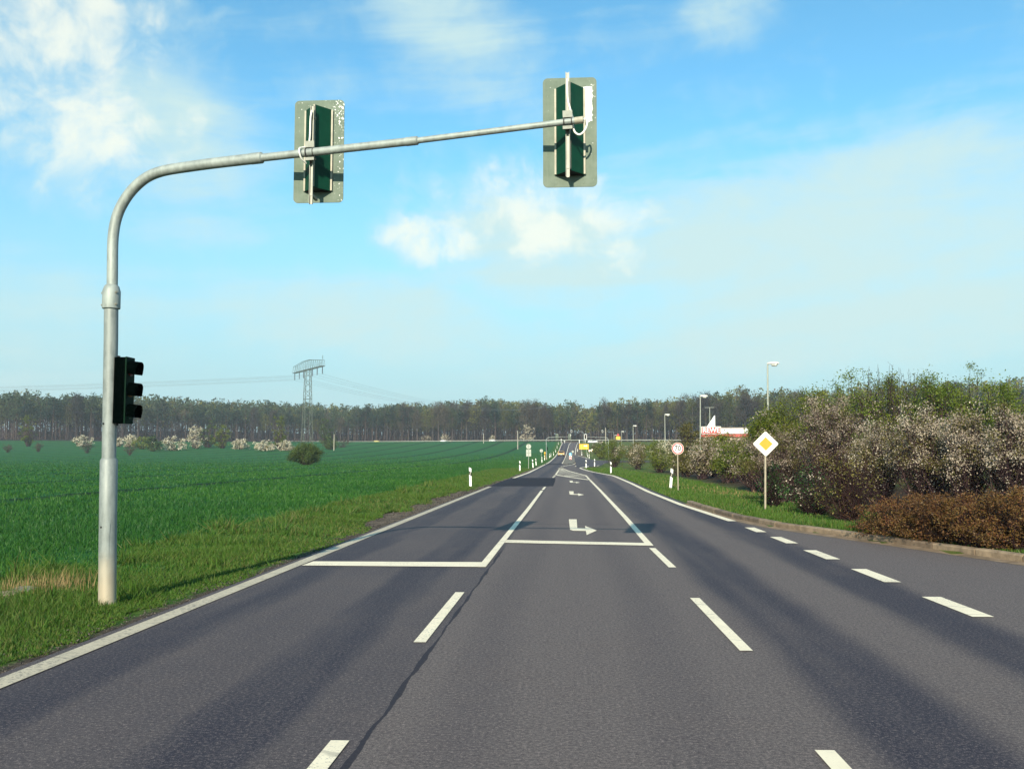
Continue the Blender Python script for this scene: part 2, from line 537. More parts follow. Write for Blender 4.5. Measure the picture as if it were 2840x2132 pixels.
M['rail'] = basic('aluminium_rail', (.24, .24, .20), .5, .2, .15, 9)
M['clampm'] = basic('clamp_steel', (.17, .18, .15), .55, .2, .15, 20)
M['steel_dark'] = basic('dark_steel', (.10, .09, .08), .5, .5, .3, 20)
M['cable'] = basic('white_cable', (.80, .78, .70), .5, 0, .06)
M['white'] = basic('white_plastic', (.80, .79, .74), .45, 0, .06, 10)
M['signwhite'] = basic('sign_white', (.82, .81, .76), .35, 0, .04, 4)
M['red'] = basic('sign_red', (.50, .025, .03), .4, 0, .08, 5)
M['yellow'] = basic('sign_yellow', (.76, .28, .006), .4, 0, .06, 5)
M['dir_yellow'] = basic('direction_yellow', (.78, .41, .015), .4, 0, .06, 5)
M['blue'] = basic('sign_blue', (.06, .38, .60), .4, 0, .06, 5)
M['signback'] = basic('sign_back_grey', (.33, .35, .31), .5, .2, .12, 7)
M['signpole'] = basic('sign_pole_steel', (.34, .29, .21), .55, .3, .2, 9)
M['lens_red'] = basic('lens_red', (.10, .008, .006), .2)
M['lens_amber'] = basic('lens_amber', (.10, .05, .006), .2)
M['lens_green'] = basic('lens_green', (.006, .07, .04), .2)
M['wood'] = basic('weathered_wood', (.34, .31, .25), .85, 0, .25, 4)
M['lattice'] = basic('lattice_green_grey', (.12, .135, .11), .6, .2, .15, 3)
M['insul'] = basic('insulator_brown', (.055, .04, .045), .35, 0, .2, 6)
M['wire'] = basic('power_cable_grey', (.16, .17, .18), .6)
M['lamp_head'] = basic('lamp_housing', (.62, .60, .53), .5, 0, .12, 5)
M['lamp_glass'] = basic('lamp_glass', (.55, .55, .5), .2)
M['rubber'] = basic('tyre_rubber', (.018, .018, .019), .85)
M['rim'] = basic('wheel_rim', (.45, .45, .45), .35, .6)
M['glass_dark'] = basic('car_glass', (.02, .025, .03), .08)
M['headlight'] = basic('headlight_glass', (.75, .75, .72), .15)
M['taillight'] = basic('taillight', (.35, .02, .02), .2)
M['wall_white'] = basic('rendered_wall', (.78, .76, .70), .8, 0, .06, .6)
M['brick'] = basic('brick_wall', (.42, .33, .27), .9, 0, .25, 3)
M['roof_red'] = basic('red_fascia', (.36, .05, .035), .6, 0, .2, 1.2)
M['slab'] = basic('broken_concrete', (.26, .19, .12), .9, 0, .35, 7, bump=.6)
M['concrete'] = basic('old_concrete', (.20, .18, .15), .9, 0, .2, 3, bump=.3)
M['bark'] = basic('bark_brown', (.030, .021, .019), .95, 0, .4, 2.5)
M['bark_pale'] = basic('bark_pale', (.075, .058, .048), .95, 0, .4, 1.2)
M['bark_pine'] = basic('bark_pine', (.055, .034, .026), .95, 0, .4, 1.0)
M['twig'] = leafy('twig_purple_brown', [(.026, .013, .017), (.064, .036, .039), (.130, .084, .072)], .9, 0, .1, patch=(.028, .015, .021))
M['twig_dark'] = leafy('twig_dark', [(.016, .008, .010), (.034, .018, .018), (.065, .036, .030)], .9, 0, .1)
M['leaf_spring'] = leafy('leaf_spring_green', [(.075, .105, .008), (.135, .165, .015), (.21, .225, .026)], .55, .3)
M['leaf_far'] = leafy('leaf_far_green', [(.028, .054, .012), (.056, .092, .018), (.100, .135, .028)], .6, .2, pscale=.5)
M['leaf_fresh'] = leafy('leaf_fresh_green', [(.08, .125, .012), (.145, .195, .02), (.23, .27, .035)], .5, .35)
M['leaf_olive'] = leafy('leaf_olive', [(.070, .064, .014), (.125, .110, .024), (.19, .160, .042)], .6, .2)
M['leaf_deep'] = leafy('leaf_deep_green', [(.012, .045, .010), (.03, .085, .016), (.055, .12, .02)], .5, .25)
M['blossom'] = leafy('blossom_cream', [(.28, .22, .17), (.46, .38, .29), (.72, .63, .49)], .6, .25, patch=(.22, .165, .115), pscale=1.4)
M['blossom_far'] = leafy('blossom_white', [(.38, .33, .24), (.56, .50, .38), (.72, .66, .52)], .6, .25, patch=(.45, .40, .27), pscale=.6)
M['blossom_pink'] = leafy('blossom_dusky', [(.21, .16, .125), (.37, .295, .225), (.60, .51, .39)], .6, .25, patch=(.16, .10, .085), pscale=1.2)
M['cotone'] = leafy('russet_leaf', [(.060, .022, .012), (.145, .058, .022), (.15, .095, .022)], .55, .15, patch=(.082, .056, .014), pscale=2.2)
M['pine_leaf'] = leafy('pine_needles', [(.009, .024, .015), (.025, .050, .025), (.065, .090, .032)], .7, .1, pscale=.25, RV_=.9, far=True)
M['bare_crown'] = leafy('bare_crown_twigs', [(.032, .026, .027), (.074, .058, .046), (.135, .110, .062)], .9, .1, pscale=.25, RV_=.9, far=True)
M['bud_leaf'] = leafy('budding_leaf', [(.038, .050, .013), (.090, .100, .019), (.19, .18, .032)], .7, .25, pscale=.25, RV_=.9, far=True)
M['grass'] = leafy('verge_grass_blades', [(.013, .045, .007), (.038, .105, .011), (.080, .165, .018), (.16, .145, .05)], .6, .3, patch=(.068, .135, .013), pscale=.22)
M['crop'] = leafy('wheat_blades', [(.011, .058, .008), (.027, .110, .013), (.062, .162, .021)], .5, .3, patch=(.014, .074, .015), pscale=.12)
M['gravel'] = leafy('gravel_stone', [(.04, .034, .03), (.09, .072, .058), (.20, .17, .14)], .9, 0)
M['dry'] = leafy('dry_stalks', [(.22, .14, .06), (.36, .25, .11), (.48, .36, .18)], .8, .2)

# ------------------------------------------------------------------ ground, roads
def axis(neg, pos, s0, g):
    a = [0.0]; s = s0
    while a[-1] < pos: a.append(a[-1] + s); s *= g
    b = [0.0]; s = s0
    while b[-1] < neg: b.append(b[-1] + s); s *= g
    return np.array([-q for q in b[:0:-1]] + a)


gx = axis(1800, 1800, .45, 1.055) + 2.0
gy = np.concatenate([np.arange(-60, 4, 3.0), np.arange(4, 40, .6), np.arange(40, 100, 1.5), np.arange(100, 470, 4.0), np.arange(470, 900, 14.0), np.geomspace(900, 3500, 16)])
GX, GY = np.meshgrid(gx, gy)
GZ = terrain(GX, GY) - .03 + .03 * np.sin(GX * 1.3 + GY * .4) * np.sin(GY * .9) * sstep((-GX - 5.6) / 2)
nx, ny = len(gx), len(gy)
V = np.stack([GX, GY, GZ], 2).reshape(-1, 3)
ii = np.arange(nx * ny).reshape(ny, nx)
Fq = np.stack([ii[:-1, :-1], ii[:-1, 1:], ii[1:, 1:], ii[1:, :-1]], 2).reshape(-1, 4)
ground = link_mesh('ground', np_mesh('ground', V, Fq, M['ground'], smooth=True), None)
tag(ground, 'green crop field, verges and earth shoulders beside the road', kind='structure')


def strip(name, ys, xl, xr, mat, dz, parent=None, nxs=5):
    ys = np.asarray(ys, float)
    f = np.linspace(0, 1, nxs)[None, :]
    X = np.asarray(xl)[:, None] * (1 - f) + np.asarray(xr)[:, None] * f
    Y = np.repeat(ys[:, None], nxs, 1)
    Z = prof(Y) + dz
    n = len(ys); idx = np.arange(n * nxs).reshape(n, nxs)
    Q = np.stack([idx[:-1, :-1], idx[:-1, 1:], idx[1:, 1:], idx[1:, :-1]], 2).reshape(-1, 4)
    return link_mesh(name, np_mesh(name, np.stack([X, Y, Z], 2).reshape(-1, 3), Q, mat, smooth=True), None, parent)


ry = np.concatenate([np.arange(-40, 120, 1.5), np.arange(120, 432, 3.0)])
rl = np.interp(ry, EDL_Y, EDL_X) - .2
SRX = [(113, 1.3), (124, 2.2), (150, 3.4), (180, 4.3), (214, 4.6), (243, 3.9), (263, 2.0), (275, 1.4), (351, 1.75), (408, 2.6), (427, 3.2), (435, 4.5)]
rr = np.where(ry < 33, np.interp(ry, KY, KX) + .02,
              np.where(ry < 113, np.interp(ry, EDR_Y, EDR_X) + .28, np.interp(ry, [a for a, b_ in SRX], [b_ for a, b_ in SRX])))
road = strip('road', ry, rl, rr, M['asphalt'], 0.0, nxs=9)
tag(road, 'grey asphalt main road with turning lane running to the wood', kind='structure')


def ribbon(name, pts, w, mat=None, dz=.008, parent=None, closed=False):
    """painted line of width w along ground points (x,y)"""
    pts = [Vector((p[0], p[1])) for p in pts]
    fine = []
    for a, b_ in zip(pts[:-1], pts[1:]):
        k = max(1, int((b_ - a).length / 3))
        fine += [a.lerp(b_, i / k) for i in range(k)]
    fine.append(pts[-1])
    vs, fs = [], []
    for i, p in enumerate(fine):
        d = (fine[min(i + 1, len(fine) - 1)] - fine[max(i - 1, 0)]).normalized()
        nrm = Vector((-d.y, d.x)) * w / 2
        for q in (p + nrm, p - nrm): vs.append((q.x, q.y, float(prof(q.y)) + dz))
    for i in range(len(fine) - 1): fs.append((2 * i, 2 * i + 1, 2 * i + 3, 2 * i + 2))
    me = bpy.data.meshes.new(name); me.from_pydata(vs, [], fs)
    import bmesh
    bm = bmesh.new(); bm.from_mesh(me); bmesh.ops.recalc_face_normals(bm, faces=bm.faces)
    if bm.faces and sum(f.normal.z for f in bm.faces) < 0: bmesh.ops.reverse_faces(bm, faces=bm.faces)
    bm.to_mesh(me); bm.free()
    return link_mesh(name, me, mat or M['paint'], parent)


def flat(name, pts, mat=None, dz=.008, parent=None):
    mb = MB(); mb.poly([(x, y, float(prof(y)) + dz) for x, y in pts])
    return mb.build(name, mat or M['paint'], parent, smooth=0)


side = MB()
sp = [(1.1, 117), (3.87, 133), (5.0, 150), (5.9, 168), (9, 181), (45, 186), (45, 203), (9, 206), (5.4, 209), (4.3, 219), (3, 236), (.6, 236), (.6, 117)]
side_road = flat('side_road', sp, M['asphalt_side'], .005)
side_road.data.materials[0] = M['asphalt_side']
tag(side_road, 'grey side road turning off right before the hedge', kind='structure')

# cross road at the crest and its forest-side guardrail (line: y = 430 + (60-x)*.72)
def crossY(x): return 436 + (60 - x) * .62
cvs, cfs = [], []
cxs = np.arange(-330, 131, 10.0)
for x in cxs:
    for o in (-4.0, 4.0): cvs.append((x + o * .53, crossY(x) + o * .85, T(x, crossY(x)) + .10))
for i in range(len(cxs) - 1): cfs.append((2 * i, 2 * i + 1, 2 * i + 3, 2 * i + 2))
me = bpy.data.meshes.new('cross_road'); me.from_pydata(cvs, [], cfs)
tag(link_mesh('cross_road', me, M['asphalt_side']), 'narrow country road crossing along the edge of the wood', kind='structure')

# painted markings, parts of the road
ribbon('edge_line', [(-4.36, y) for y in (-5, 20, 49.5)], .20, M['paint_old'], parent=road)
ribbon('edge_line', [(x, y) for y, x in EDL if y > 60] , .22, parent=road)
ribbon('edge_line', [(4.15, 24.6), (3.74, 32.4), (3.52, 43.3), (3.50, 56), (3.34, 71), (3.24, 75), (2.72, 81), (2.06, 89), (1.6, 97), (1.24, 105.5), (1.02, 112), (1.02, 115), (1.3, 119)], .22, parent=road)
ribbon('edge_line', [(1.3, 119), (2.1, 126), (2.87, 150), (3.6, 170), (3.95, 185), (4.1, 214), (3.47, 243), (1.74, 263)], .25, parent=road, dz=.012)
ribbon('edge_line', [(3.6, 134), (4.8, 150), (5.75, 168)], .22, parent=side_road, dz=.012)
ribbon('edge_line', [(.96, 275), (1.48, 351), (2.30, 408), (2.9, 428)], .22, parent=road)
ribbon('lane_line', [(-1.40, 14.42), (-1.39, 30), (-1.43, 44.2)], .125, parent=road)
ribbon('lane_line', [(1.48, 18.0), (1.46, 26), (1.34, 45), (1.18, 64), (1.12, 75)], .135, parent=road)
ribbon('lane_line', [(-1.35, 78), (-1.45, 117)], .16, parent=road)
ribbon('lane_line', [(-1.52, 123), (-.6, 140), (.14, 151), (.55, 165), (.98, 181)], .2, parent=road, dz=.012)
ribbon('lane_line', [(-1.73, 165), (-1.73, 214), (-1.71, 271), (-1.56, 343), (-1.13, 408), (-.5, 427)], .2, parent=road)
for a, b_ in ((2.7, 5.72), (8.68, 11.8), (45.2, 49.3), (68.5, 70.6), (72.6, 75.2)):
    ribbon('lane_dash', [(-1.42 if b_ < 60 else -1.38, a), (-1.42 if b_ < 60 else -1.38, b_)], .115 if b_ < 60 else .16, parent=road)
for a, b_ in ((2.7, 5.72), (8.5, 11.52), (14.57, 17.5)):
    ribbon('lane_dash', [(1.54, a), (1.48, b_)], .115, parent=road)
for a, b_, x in ((7.4, 8.95, 4.42), (10.4, 11.8, 4.40), (13.1, 14.55, 4.36), (15.85, 17.3, 4.32), (18.6, 20.0, 4.29), (21.2, 22.5, 4.22)):
    ribbon('block_dash', [(x, a), (x - .02, b_)], .23, parent=road)
for x, y in ((.49, 130.5), (1.66, 154), (2.32, 180), (2.9, 196)):
    ribbon('block_dash', [(x, y - 3), (x + .15, y + 3)], .3, parent=road, dz=.014)
flat('stop_line', [(-4.23, 14.42), (-1.345, 14.42), (-1.345, 15.0), (-1.46, 15.05), (-4.20, 14.98)], parent=road, dz=.0105)
flat('stop_line', [(-1.33, 18.35), (1.54, 17.92), (1.41, 18.46), (-1.33, 18.93)], parent=road, dz=.0105)
AR = [(-.09, 25.0), (.12, 25.0), (.12, 22.05), (.31, 22.0), (.31, 22.75), (.56, 21.4), (.31, 20.2), (.31, 21.25), (.02, 21.3), (-.05, 21.6)]
for dx, dy in ((0, 0), (-.05, 18.6), (-.07, 35.5)):
    flat('turn_arrow', [(x + dx, y + dy) for x, y in AR], parent=road)
# hatched island
ribbon('hatch_line', [(-1.35, 77.5), (-.28, 70.5), (1.19, 62.5)], .3, parent=road)
ribbon('hatch_line', [(-1.45, 117), (-.9, 107), (-.38, 95.5), (.4, 84), (1.12, 75)], .2, parent=road)
for k in range(9):
    y0 = 72 + k * 5
    t = (y0 - 62.5) / 55
    xr_ = 1.15 if y0 < 75 else float(np.interp(y0 + 2, [75, 84, 95.5, 107, 117], [1.1, .4, -.38, -.9, -1.4]))
    xl_ = float(np.interp(y0 + 1, [62.5, 70.5, 77.5, 130], [1.1, -.28, -1.3, -1.42]))
    if xr_ - xl_ > .1: ribbon('hatch_stripe', [(xl_, y0 + 2.0), (xr_, y0 - 1.0)], .6, parent=road)
# repairs
flat('asphalt_patch', [(-4.5, 50.2), (-1.02, 50.5), (-1.08, 60), (-1.2, 67.5), (-4.4, 67.8)], M['asphalt_patch'], .0045, road)
flat('asphalt_patch', [(-4.45, 149), (-1.7, 149), (-1.75, 162), (-4.6, 162)], M['asphalt_patch'], .005, road)

# kerb with gutter strip, right
def sweep(path, profile):
    """profile: list of (offset to the right of travel, height); path from far to near"""
    vs, fs = [], []
    n = len(profile)
    for i, p in enumerate(path):
        a = Vector(path[max(i - 1, 0)]); b_ = Vector(path[min(i + 1, len(path) - 1)])
        d = (b_ - a).normalized(); nr = Vector((-d.y, d.x))
        for o, h in profile:
            q = Vector(p) + nr * o; vs.append((q.x, q.y, float(prof(q.y)) + h))
    for i in range(len(path) - 1):
        for k in range(n - 1): fs.append((i * n + k, i * n + k + 1, (i + 1) * n + k + 1, (i + 1) * n + k))
    return vs, fs


def resample(pts, step):
    out = []
    for a, b_ in zip(pts[:-1], pts[1:]):
        a, b_ = Vector(a), Vector(b_); k = max(1, int((b_ - a).length / step))
        out += [tuple(a.lerp(b_, i / k)) for i in range(k)]
    return out + [tuple(pts[-1])]


kp = resample(KERB, .5)
mb = MB(); mb.add(*sweep(kp, [(.012, -.05), (.012, .085), (.155, .09), (.16, -.05)]))
kerb = mb.build('kerb', M['gutter'])
kq = [p for p in kp if p[1] > 6.5]
rk = random.Random(4)
for i in range(0, len(kq) - 2, 2):
    a_, m_, b_ = (Vector(p) for p in kq[i:i + 3])
    seg_ = [tuple(a_.lerp(m_, .02)), tuple(m_), tuple(b_.lerp(m_, .02))]
    e_ = rk.uniform(-.006, .008); o_ = rk.uniform(-.004, .006)
    vs, fs = sweep(seg_, [(o_, -.05), (o_, .095 + e_), (.02 + o_, .118 + e_), (.165, .121 + e_), (.175, -.05)])
    n_ = 5; fs += [tuple(range(n_)), tuple(reversed(range(2 * n_, 3 * n_)))]
    mb = MB(); mb.add(vs, fs); mb.build('kerb_stone', M['kerb'], kerb, smooth=0)
tag(kerb, 'weathered brown stone kerb curving along the right of the junction', kind='structure')
mb = MB(); mb.add(*sweep(kp, [(-.30, .004), (-.15, .006), (.0, .012)]))
mb.build('gutter', M['gutter'], kerb)

# traffic island in the distance
isl = [(-1.55, 157), (-.7, 152), (.1, 158), (.75, 178), (.95, 188), (.6, 235), (.3, 255), (-1.5, 272), (-1.6, 230)]
mb = MB(); mb.prism([(x, y, float(prof(y)) - .02) for x, y in isl], (0, 0, .13))
tag(mb.build('traffic_island', M['island'], smooth=0), 'pale paved traffic island splitting the lanes ahead', kind='structure')


# ------------------------------------------------------------------ signal mast
AP0 = Vector((-5.45, 10.75, 0)); AK = .173


def armP(sx, sy):
    r = ray(sx, sy)
    t = (AP0.y + AK * AP0.x) / (r.y + AK * r.x)
    return CAM + r * t


def q4(x, y): return x / 1.5577, y / 1.5577


base = Vector((P(297, 1673, 10.75).x, 10.75, -.03))
mast = thing('signal_mast', 'tall galvanised steel mast in the near verge, its bent arm reaching over the road', 'signal mast', base)
L = lambda p: tuple(Vector(p) - base)
pp = [P(297, 1690, 10.75), P(299.5, 1440, 10.75), P(302, 1276, 10.75)]
mb = MB(); mb.tube([L(p) for p in pp] + [L(pp[-1] + Vector((0, 0, .025)))], [.1, .1, .1, .083], 28)
mb.tube([L(P(302, 1277, 10.75)), L(P(307.8, 940, 10.75)), L(P(308.5, 850, 10.75))], .081, 28)
mb.build('pole', M['galv'], mast)
# access door, slightly proud, and drilled holes
c1 = Vector(L(P(299, 1495, 10.75)))
mb = MB()
pts = []
for k in range(9):
    a = rad(-135 + 6 + k * 9.5)
    pts.append((math.cos(a), math.sin(a)))
for (x0, y0), (x1, y1) in zip(pts[:-1], pts[1:]):
    vs = [(c1.x + x * r_, c1.y + y * r_, c1.z + z) for x, y in ((x0, y0), (x1, y1)) for r_ in (.098, .1045) for z in (-.19, .19)]
    mb.add(vs, [(2, 3, 7, 6), (0, 1, 5, 4), (0, 2, 6, 4), (1, 3, 7, 5), (0, 1, 3, 2), (4, 5, 7, 6)])
door = mb.build('access_door', M['galv'], mast, smooth=20)
for (sx, sy, r_, nm) in ((292, 1460, .1045, 'lock_hole'), (295.5, 1175, .081, 'cable_hole')):
    pc = Vector(L(P(sx, sy, 10.75))); ax_ = Vector(L(P(300, sy, 10.75)))
    dx = pc.x - ax_.x; dy = -math.sqrt(max(r_ * r_ - dx * dx, .0001))
    d = Vector((dx, dy, 0)).normalized()
    mb = MB(); mb.tube([ax_ + d * (r_ - .004), ax_ + d * (r_ + .003)], .012, 12); mb.build(nm, M['black'], mast)
# collar with bolts
mb = MB(); ca = Vector(L(P(308.3, 856, 10.75))); cb = Vector(L(P(310, 790, 10.75)))
mb.tube([ca, ca, ca.lerp(cb, .03), ca.lerp(cb, .72), ca.lerp(cb, .93), cb], [.078, .102, .104, .104, .085, .066], 28)
collar = mb.build('collar', M['galv_arm'], mast)
for z in (.16, .66):
    for a in (-35, 180, -90 + 170):
        c = ca.lerp(cb, z); d = Vector((math.cos(rad(a)), math.sin(rad(a)), 0))
        mb = MB(); mb.tube([c + d * .098, c + d * .125], .011, 8); mb.tube([c + d * .108, c + d * .117], .017, 6); mb.build('bolt', M['rail'], collar)
# bent arm
ctrl = [(485, 1235), (486, 1150), (487, 1060), (491, 1005), (500, 955), (515, 910), (537, 868), (563, 831), (592, 800), (625, 773), (660, 754), (698, 741), (740, 732), (820, 720), (900, 709), (1000, 697), (1132, 682)]
apts = [armP(*q4(x, y)) for x, y in ctrl]
apts[0] = P(*q4(485, 1235), 10.75); apts[1] = P(*q4(486, 1150), 10.75)
# smooth the path
sm = [apts[0]]
for i in range(len(apts) - 1):
    p0 = apts[max(i - 1, 0)]; p1 = apts[i]; p2 = apts[i + 1]; p3 = apts[min(i + 2, len(apts) - 1)]
    for k in range(1, 5):
        t = k / 4
        sm.append(.5 * ((2 * p1) + (p2 - p0) * t + (2 * p0 - 5 * p1 + 4 * p2 - p3) * t * t + (3 * p1 - p0 - 3 * p2 + p3) * t ** 3))
mb = MB(); mb.tube([L(p) for p in sm], .0635, 24); mb.build('bent_arm', M['galv_arm'], mast)
e1 = armP(*q4(1132, 682)); e2 = armP(*q4(1803, 608)); e3 = armP(1617, 332.5)
d1 = (e2 - e1).normalized(); d2 = (e3 - e2).normalized()
mb = MB(); mb.tube([L(e1 - d1 * .14), L(e1 - d1 * .005), L(e1 + d1 * .012)], [.0665, .0665, .049], 24); mb.build('arm_sleeve', M['galv_arm'], mast)
mb = MB(); mb.tube([L(e1 - d1 * .05), L(e2)], .0465, 20); mb.build('arm_extension', M['galv_arm'], mast)
mb = MB(); mb.tube([L(e2 - d1 * .13), L(e2 - d1 * .002), L(e2 + d1 * .012)], [.050, .050, .037], 24); mb.build('arm_sleeve', M['galv_arm'], mast)
mb = MB(); mb.tube([L(e2 - d2 * .05), L(e3)], .0345, 20); mb.build('arm_extension', M['galv_arm'], mast)
mb = MB(); mb.tube([L(e3 - d2 * .09), L(e3 + d2 * .004)], .0375, 20); mb.build('arm_cap', M['strip'], mast)


def rrect(w, h, r, y, n=6):
    out = []
    for cx, cz, a0 in ((w / 2 - r, h / 2 - r, 0), (-w / 2 + r, h / 2 - r, 90), (-w / 2 + r, -h / 2 + r, 180), (w / 2 - r, -h / 2 + r, 270)):
        for k in range(n + 1):
            a = rad(a0 + 90 * k / n); out.append((cx + r * math.cos(a), y, cz + r * math.sin(a)))
    return out


def visor(mb, c, r, ln, n=14, back=.0):
    """tunnel visor opening forward (+y), longer on top"""
    vs, fs = [], []
    for k in range(n + 1):
        a = rad(-40 + 260 * k / n)
        top = max(0, math.sin(a)); l = ln * (.82 + .18 * top)
        for rr_ in (r, r - .006):
            vs += [(c[0] + rr_ * math.cos(a), c[1] + back, c[2] + rr_ * math.sin(a)), (c[0] + rr_ * math.cos(a), c[1] + l, c[2] + rr_ * math.sin(a) - l * .12)]
    for k in range(n):
        b_ = 4 * k; d = b_ + 4
        fs += [(b_, b_ + 1, d + 1, d), (b_ + 2, d + 2, d + 3, b_ + 3), (b_ + 1, b_ + 3, d + 3, d + 1), (b_, d, d + 2, b_ + 2)]
    fs += [(0, 2, 3, 1), (4 * n, 4 * n + 1, 4 * n + 3, 4 * n + 2)]
    mb.add(vs, fs)


def signal_head(clamp, platec, slope, pmat, cable, label, group=None):
    """head hung behind the arm, its face turned away; origin at the arm axis"""
    h = thing('traffic_light', label, 'traffic light', clamp, 0, group)
    pc = Vector(platec) - Vector(clamp)
    px, py, pz = pc
    # backboard: own origin so its flecks sit on it
    mb = MB(); mb.prism(rrect(.606, 1.257, .055, 0), (0, .008, 0))
    for sx_ in (-1, 1):
        for ez in (-1, 1):
            for i in range(2):
                for j in range(3):
                    mb.tube([(sx_ * (.15 + .03 * i), -.004, ez * (.49 + .05 * j)), (sx_ * (.15 + .03 * i), .002, ez * (.49 + .05 * j))], .0055, 6)
    bp = mb.build('backboard', pmat, h, smooth=20); bp.location = pc
    mb = MB()
    outer = rrect(.606, 1.257, .055, py + .0085); inner = rrect(.44, 1.09, .04, py + .0085); n = len(outer)
    mb.add([(x + px, y, z + pz) for x, y, z in outer + inner] + [(x + px, y + .003, z + pz) for x, y, z in outer + inner],
           [(i, (i + 1) % n, n + (i + 1) % n, n + i) for i in range(n)] + [(2 * n + i, 3 * n + i, 3 * n + (i + 1) % n, 2 * n + (i + 1) % n) for i in range(n)] +
           [(i, 2 * n + i, 2 * n + (i + 1) % n, (i + 1) % n) for i in range(n)] + [(n + i, n + (i + 1) % n, 3 * n + (i + 1) % n, 3 * n + i) for i in range(n)])
    mb.build('white_border', M['signwhite'], h, smooth=0)
    mb = MB(); mb.prism([(x + px, y, z + pz) for x, y, z in rrect(.438, 1.088, .04, py + .0085)], (0, .002, 0)); mb.build('front_panel', M['black'], h, smooth=0)
    # wedge-backed housing
    yb, yr, hw, hh = py - .002, py - .215, .155, .497
    mb = MB(); mb.prism([(px - hw, yb, pz - hh), (px - hw, yb - .03, pz - hh), (px, yr, pz - hh), (px + hw, yb - .03, pz - hh), (px + hw, yb, pz - hh)], (0, 0, 2 * hh))
    hs = mb.build('housing', M['sig_green'], h, smooth=0)
    mb = MB(); mb.prism([(px - hw + .006, yb, pz - hh - .004), (px - hw + .006, yb - .026, pz - hh - .004), (px, yr + .008, pz - hh - .004), (px + hw - .006, yb - .026, pz - hh - .004), (px + hw - .006, yb, pz - hh - .004)], (0, 0, .003))
    mb.build('bottom_cover', M['black'], hs, smooth=0)
    for xx, yy in ((px - hw - .008, yb - .022), (px + hw + .008, yb - .022), (px, yr - .006)):
        mb = MB(); mb.box((xx, yy, pz), (.02, .022, 2 * hh - .012))
        mb.build('edge_strip', M['strip'], hs, smooth=0)
    for i, (mt, dz) in enumerate((('lens_red', .31), ('lens_amber', 0), ('lens_green', -.31))):
        mb = MB(); mb.tube([(px, py + .01, pz + dz), (px, py + .022, pz + dz), (px, py + .03, pz + dz)], [.1, .1, .07], 20); mb.build('lens', M[mt], h)
        mb = MB(); visor(mb, (px, py + .011, pz + dz), .125, .24); mb.build('visor', M['black'], h)
    # mounting rail: channel with two flanges
    mb = MB(); ry_ = .085
    mb.box((0, ry_ + .01, .0), (.038, .006, 1.17))
    for s_ in (-1, 1): mb.box((s_ * .018, ry_ - .0045, 0), (.005, .029, 1.17))
    rl_ = mb.build('mounting_rail', M['rail'], h, smooth=0)
    for s_ in (-1, 1):
        mb = MB(); mb.box((0, (ry_ + .02 + py - .1) / 2 + .0, s_ * .47), (.03, py - .1 - ry_ + .02, .035)); mb.build('bracket', M['rail'], rl_, smooth=0)
    # clamp plates above and below, U-bolts round the arm
    r_ = cable['r']
    tl = Matrix.Rotation(-slope, 3, 'Y')
    mb = MB(); mb.box((0, -.006, r_ + .05), (.105, .010, .075), tl); mb.box((0, .04, r_ + .018), (.095, .085, .012), tl)
    cl = mb.build('clamp', M['clampm'], h, smooth=0)
    mb = MB(); mb.box((0, -.006, -r_ - .03), (.105, .010, .035), tl); mb.box((0, .04, -r_ - .018), (.095, .085, .012), tl); mb.build('clamp', M['clampm'], h, smooth=0)
    for s_ in (-1, 1):
        mb = MB(); arc = []
        for k in range(11):
            a = rad(-100 + 200 * k / 10)
            arc.append(tl @ Vector((s_ * .042, -(r_ + .007) * math.cos(a), (r_ + .007) * math.sin(a))))
        arc = [arc[0] + Vector((0, .09, 0))] + arc + [arc[-1] + Vector((0, .09, 0))]
        mb.tube(arc, .007, 8); mb.build('clamp_bolt', M['steel_dark'], cl)
    # cable
    pts = [Vector(p) for p in cable['pts']]; out = [pts[0]]
    for i in range(len(pts) - 1):
        p0, p1, p2, p3 = pts[max(i - 1, 0)], pts[i], pts[i + 1], pts[min(i + 2, len(pts) - 1)]
        for k in range(1, 6):
            t = k / 5
            out.append(.5 * ((2 * p1) + (p2 - p0) * t + (2 * p0 - 5 * p1 + 4 * p2 - p3) * t * t + (3 * p1 - p0 - 3 * p2 + p3) * t ** 3))
    mb = MB(); mb.tube(out, .0105, 8); mb.build('cable', M['cable'], h)
    return h


cR = armP(1574, 338); cL = armP(*q4(1338, 659))
pR = P(1580.5, 367, cR.y + .39); pL = P(884.5, 420, cL.y + .39)
slope = math.atan2(d2.z, d2.x)
cabR = {'r': .0345, 'pts': [(0, .06, .50), (-.003, .055, .40), (.005, .05, .26), (.045, .05, .10), (.062, .055, .03), (.06, .06, -.03), (.08, .05, -.10), (.13, .03, -.135), (.18, .02, -.10), (.21, .015, -.03), (.20, .01, .03), (.172, .005, .02)]}
cabL = {'r': .0465, 'pts': [(0, .06, .52), (-.012, .05, .42), (-.016, .05, .20), (-.035, .04, .09), (-.085, .0, .06), (-.105, -.055, .03), (-.10, -.06, -.03), (-.085, -.02, -.085), (-.05, .04, -.115)]}
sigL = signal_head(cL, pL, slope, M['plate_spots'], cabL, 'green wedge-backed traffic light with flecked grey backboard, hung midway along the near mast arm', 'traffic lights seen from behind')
sigR = signal_head(cR, pR, slope, M['plate_patch'], cabR, 'traffic light with big white patch on its backboard, at the near arm tip', 'traffic lights seen from behind')

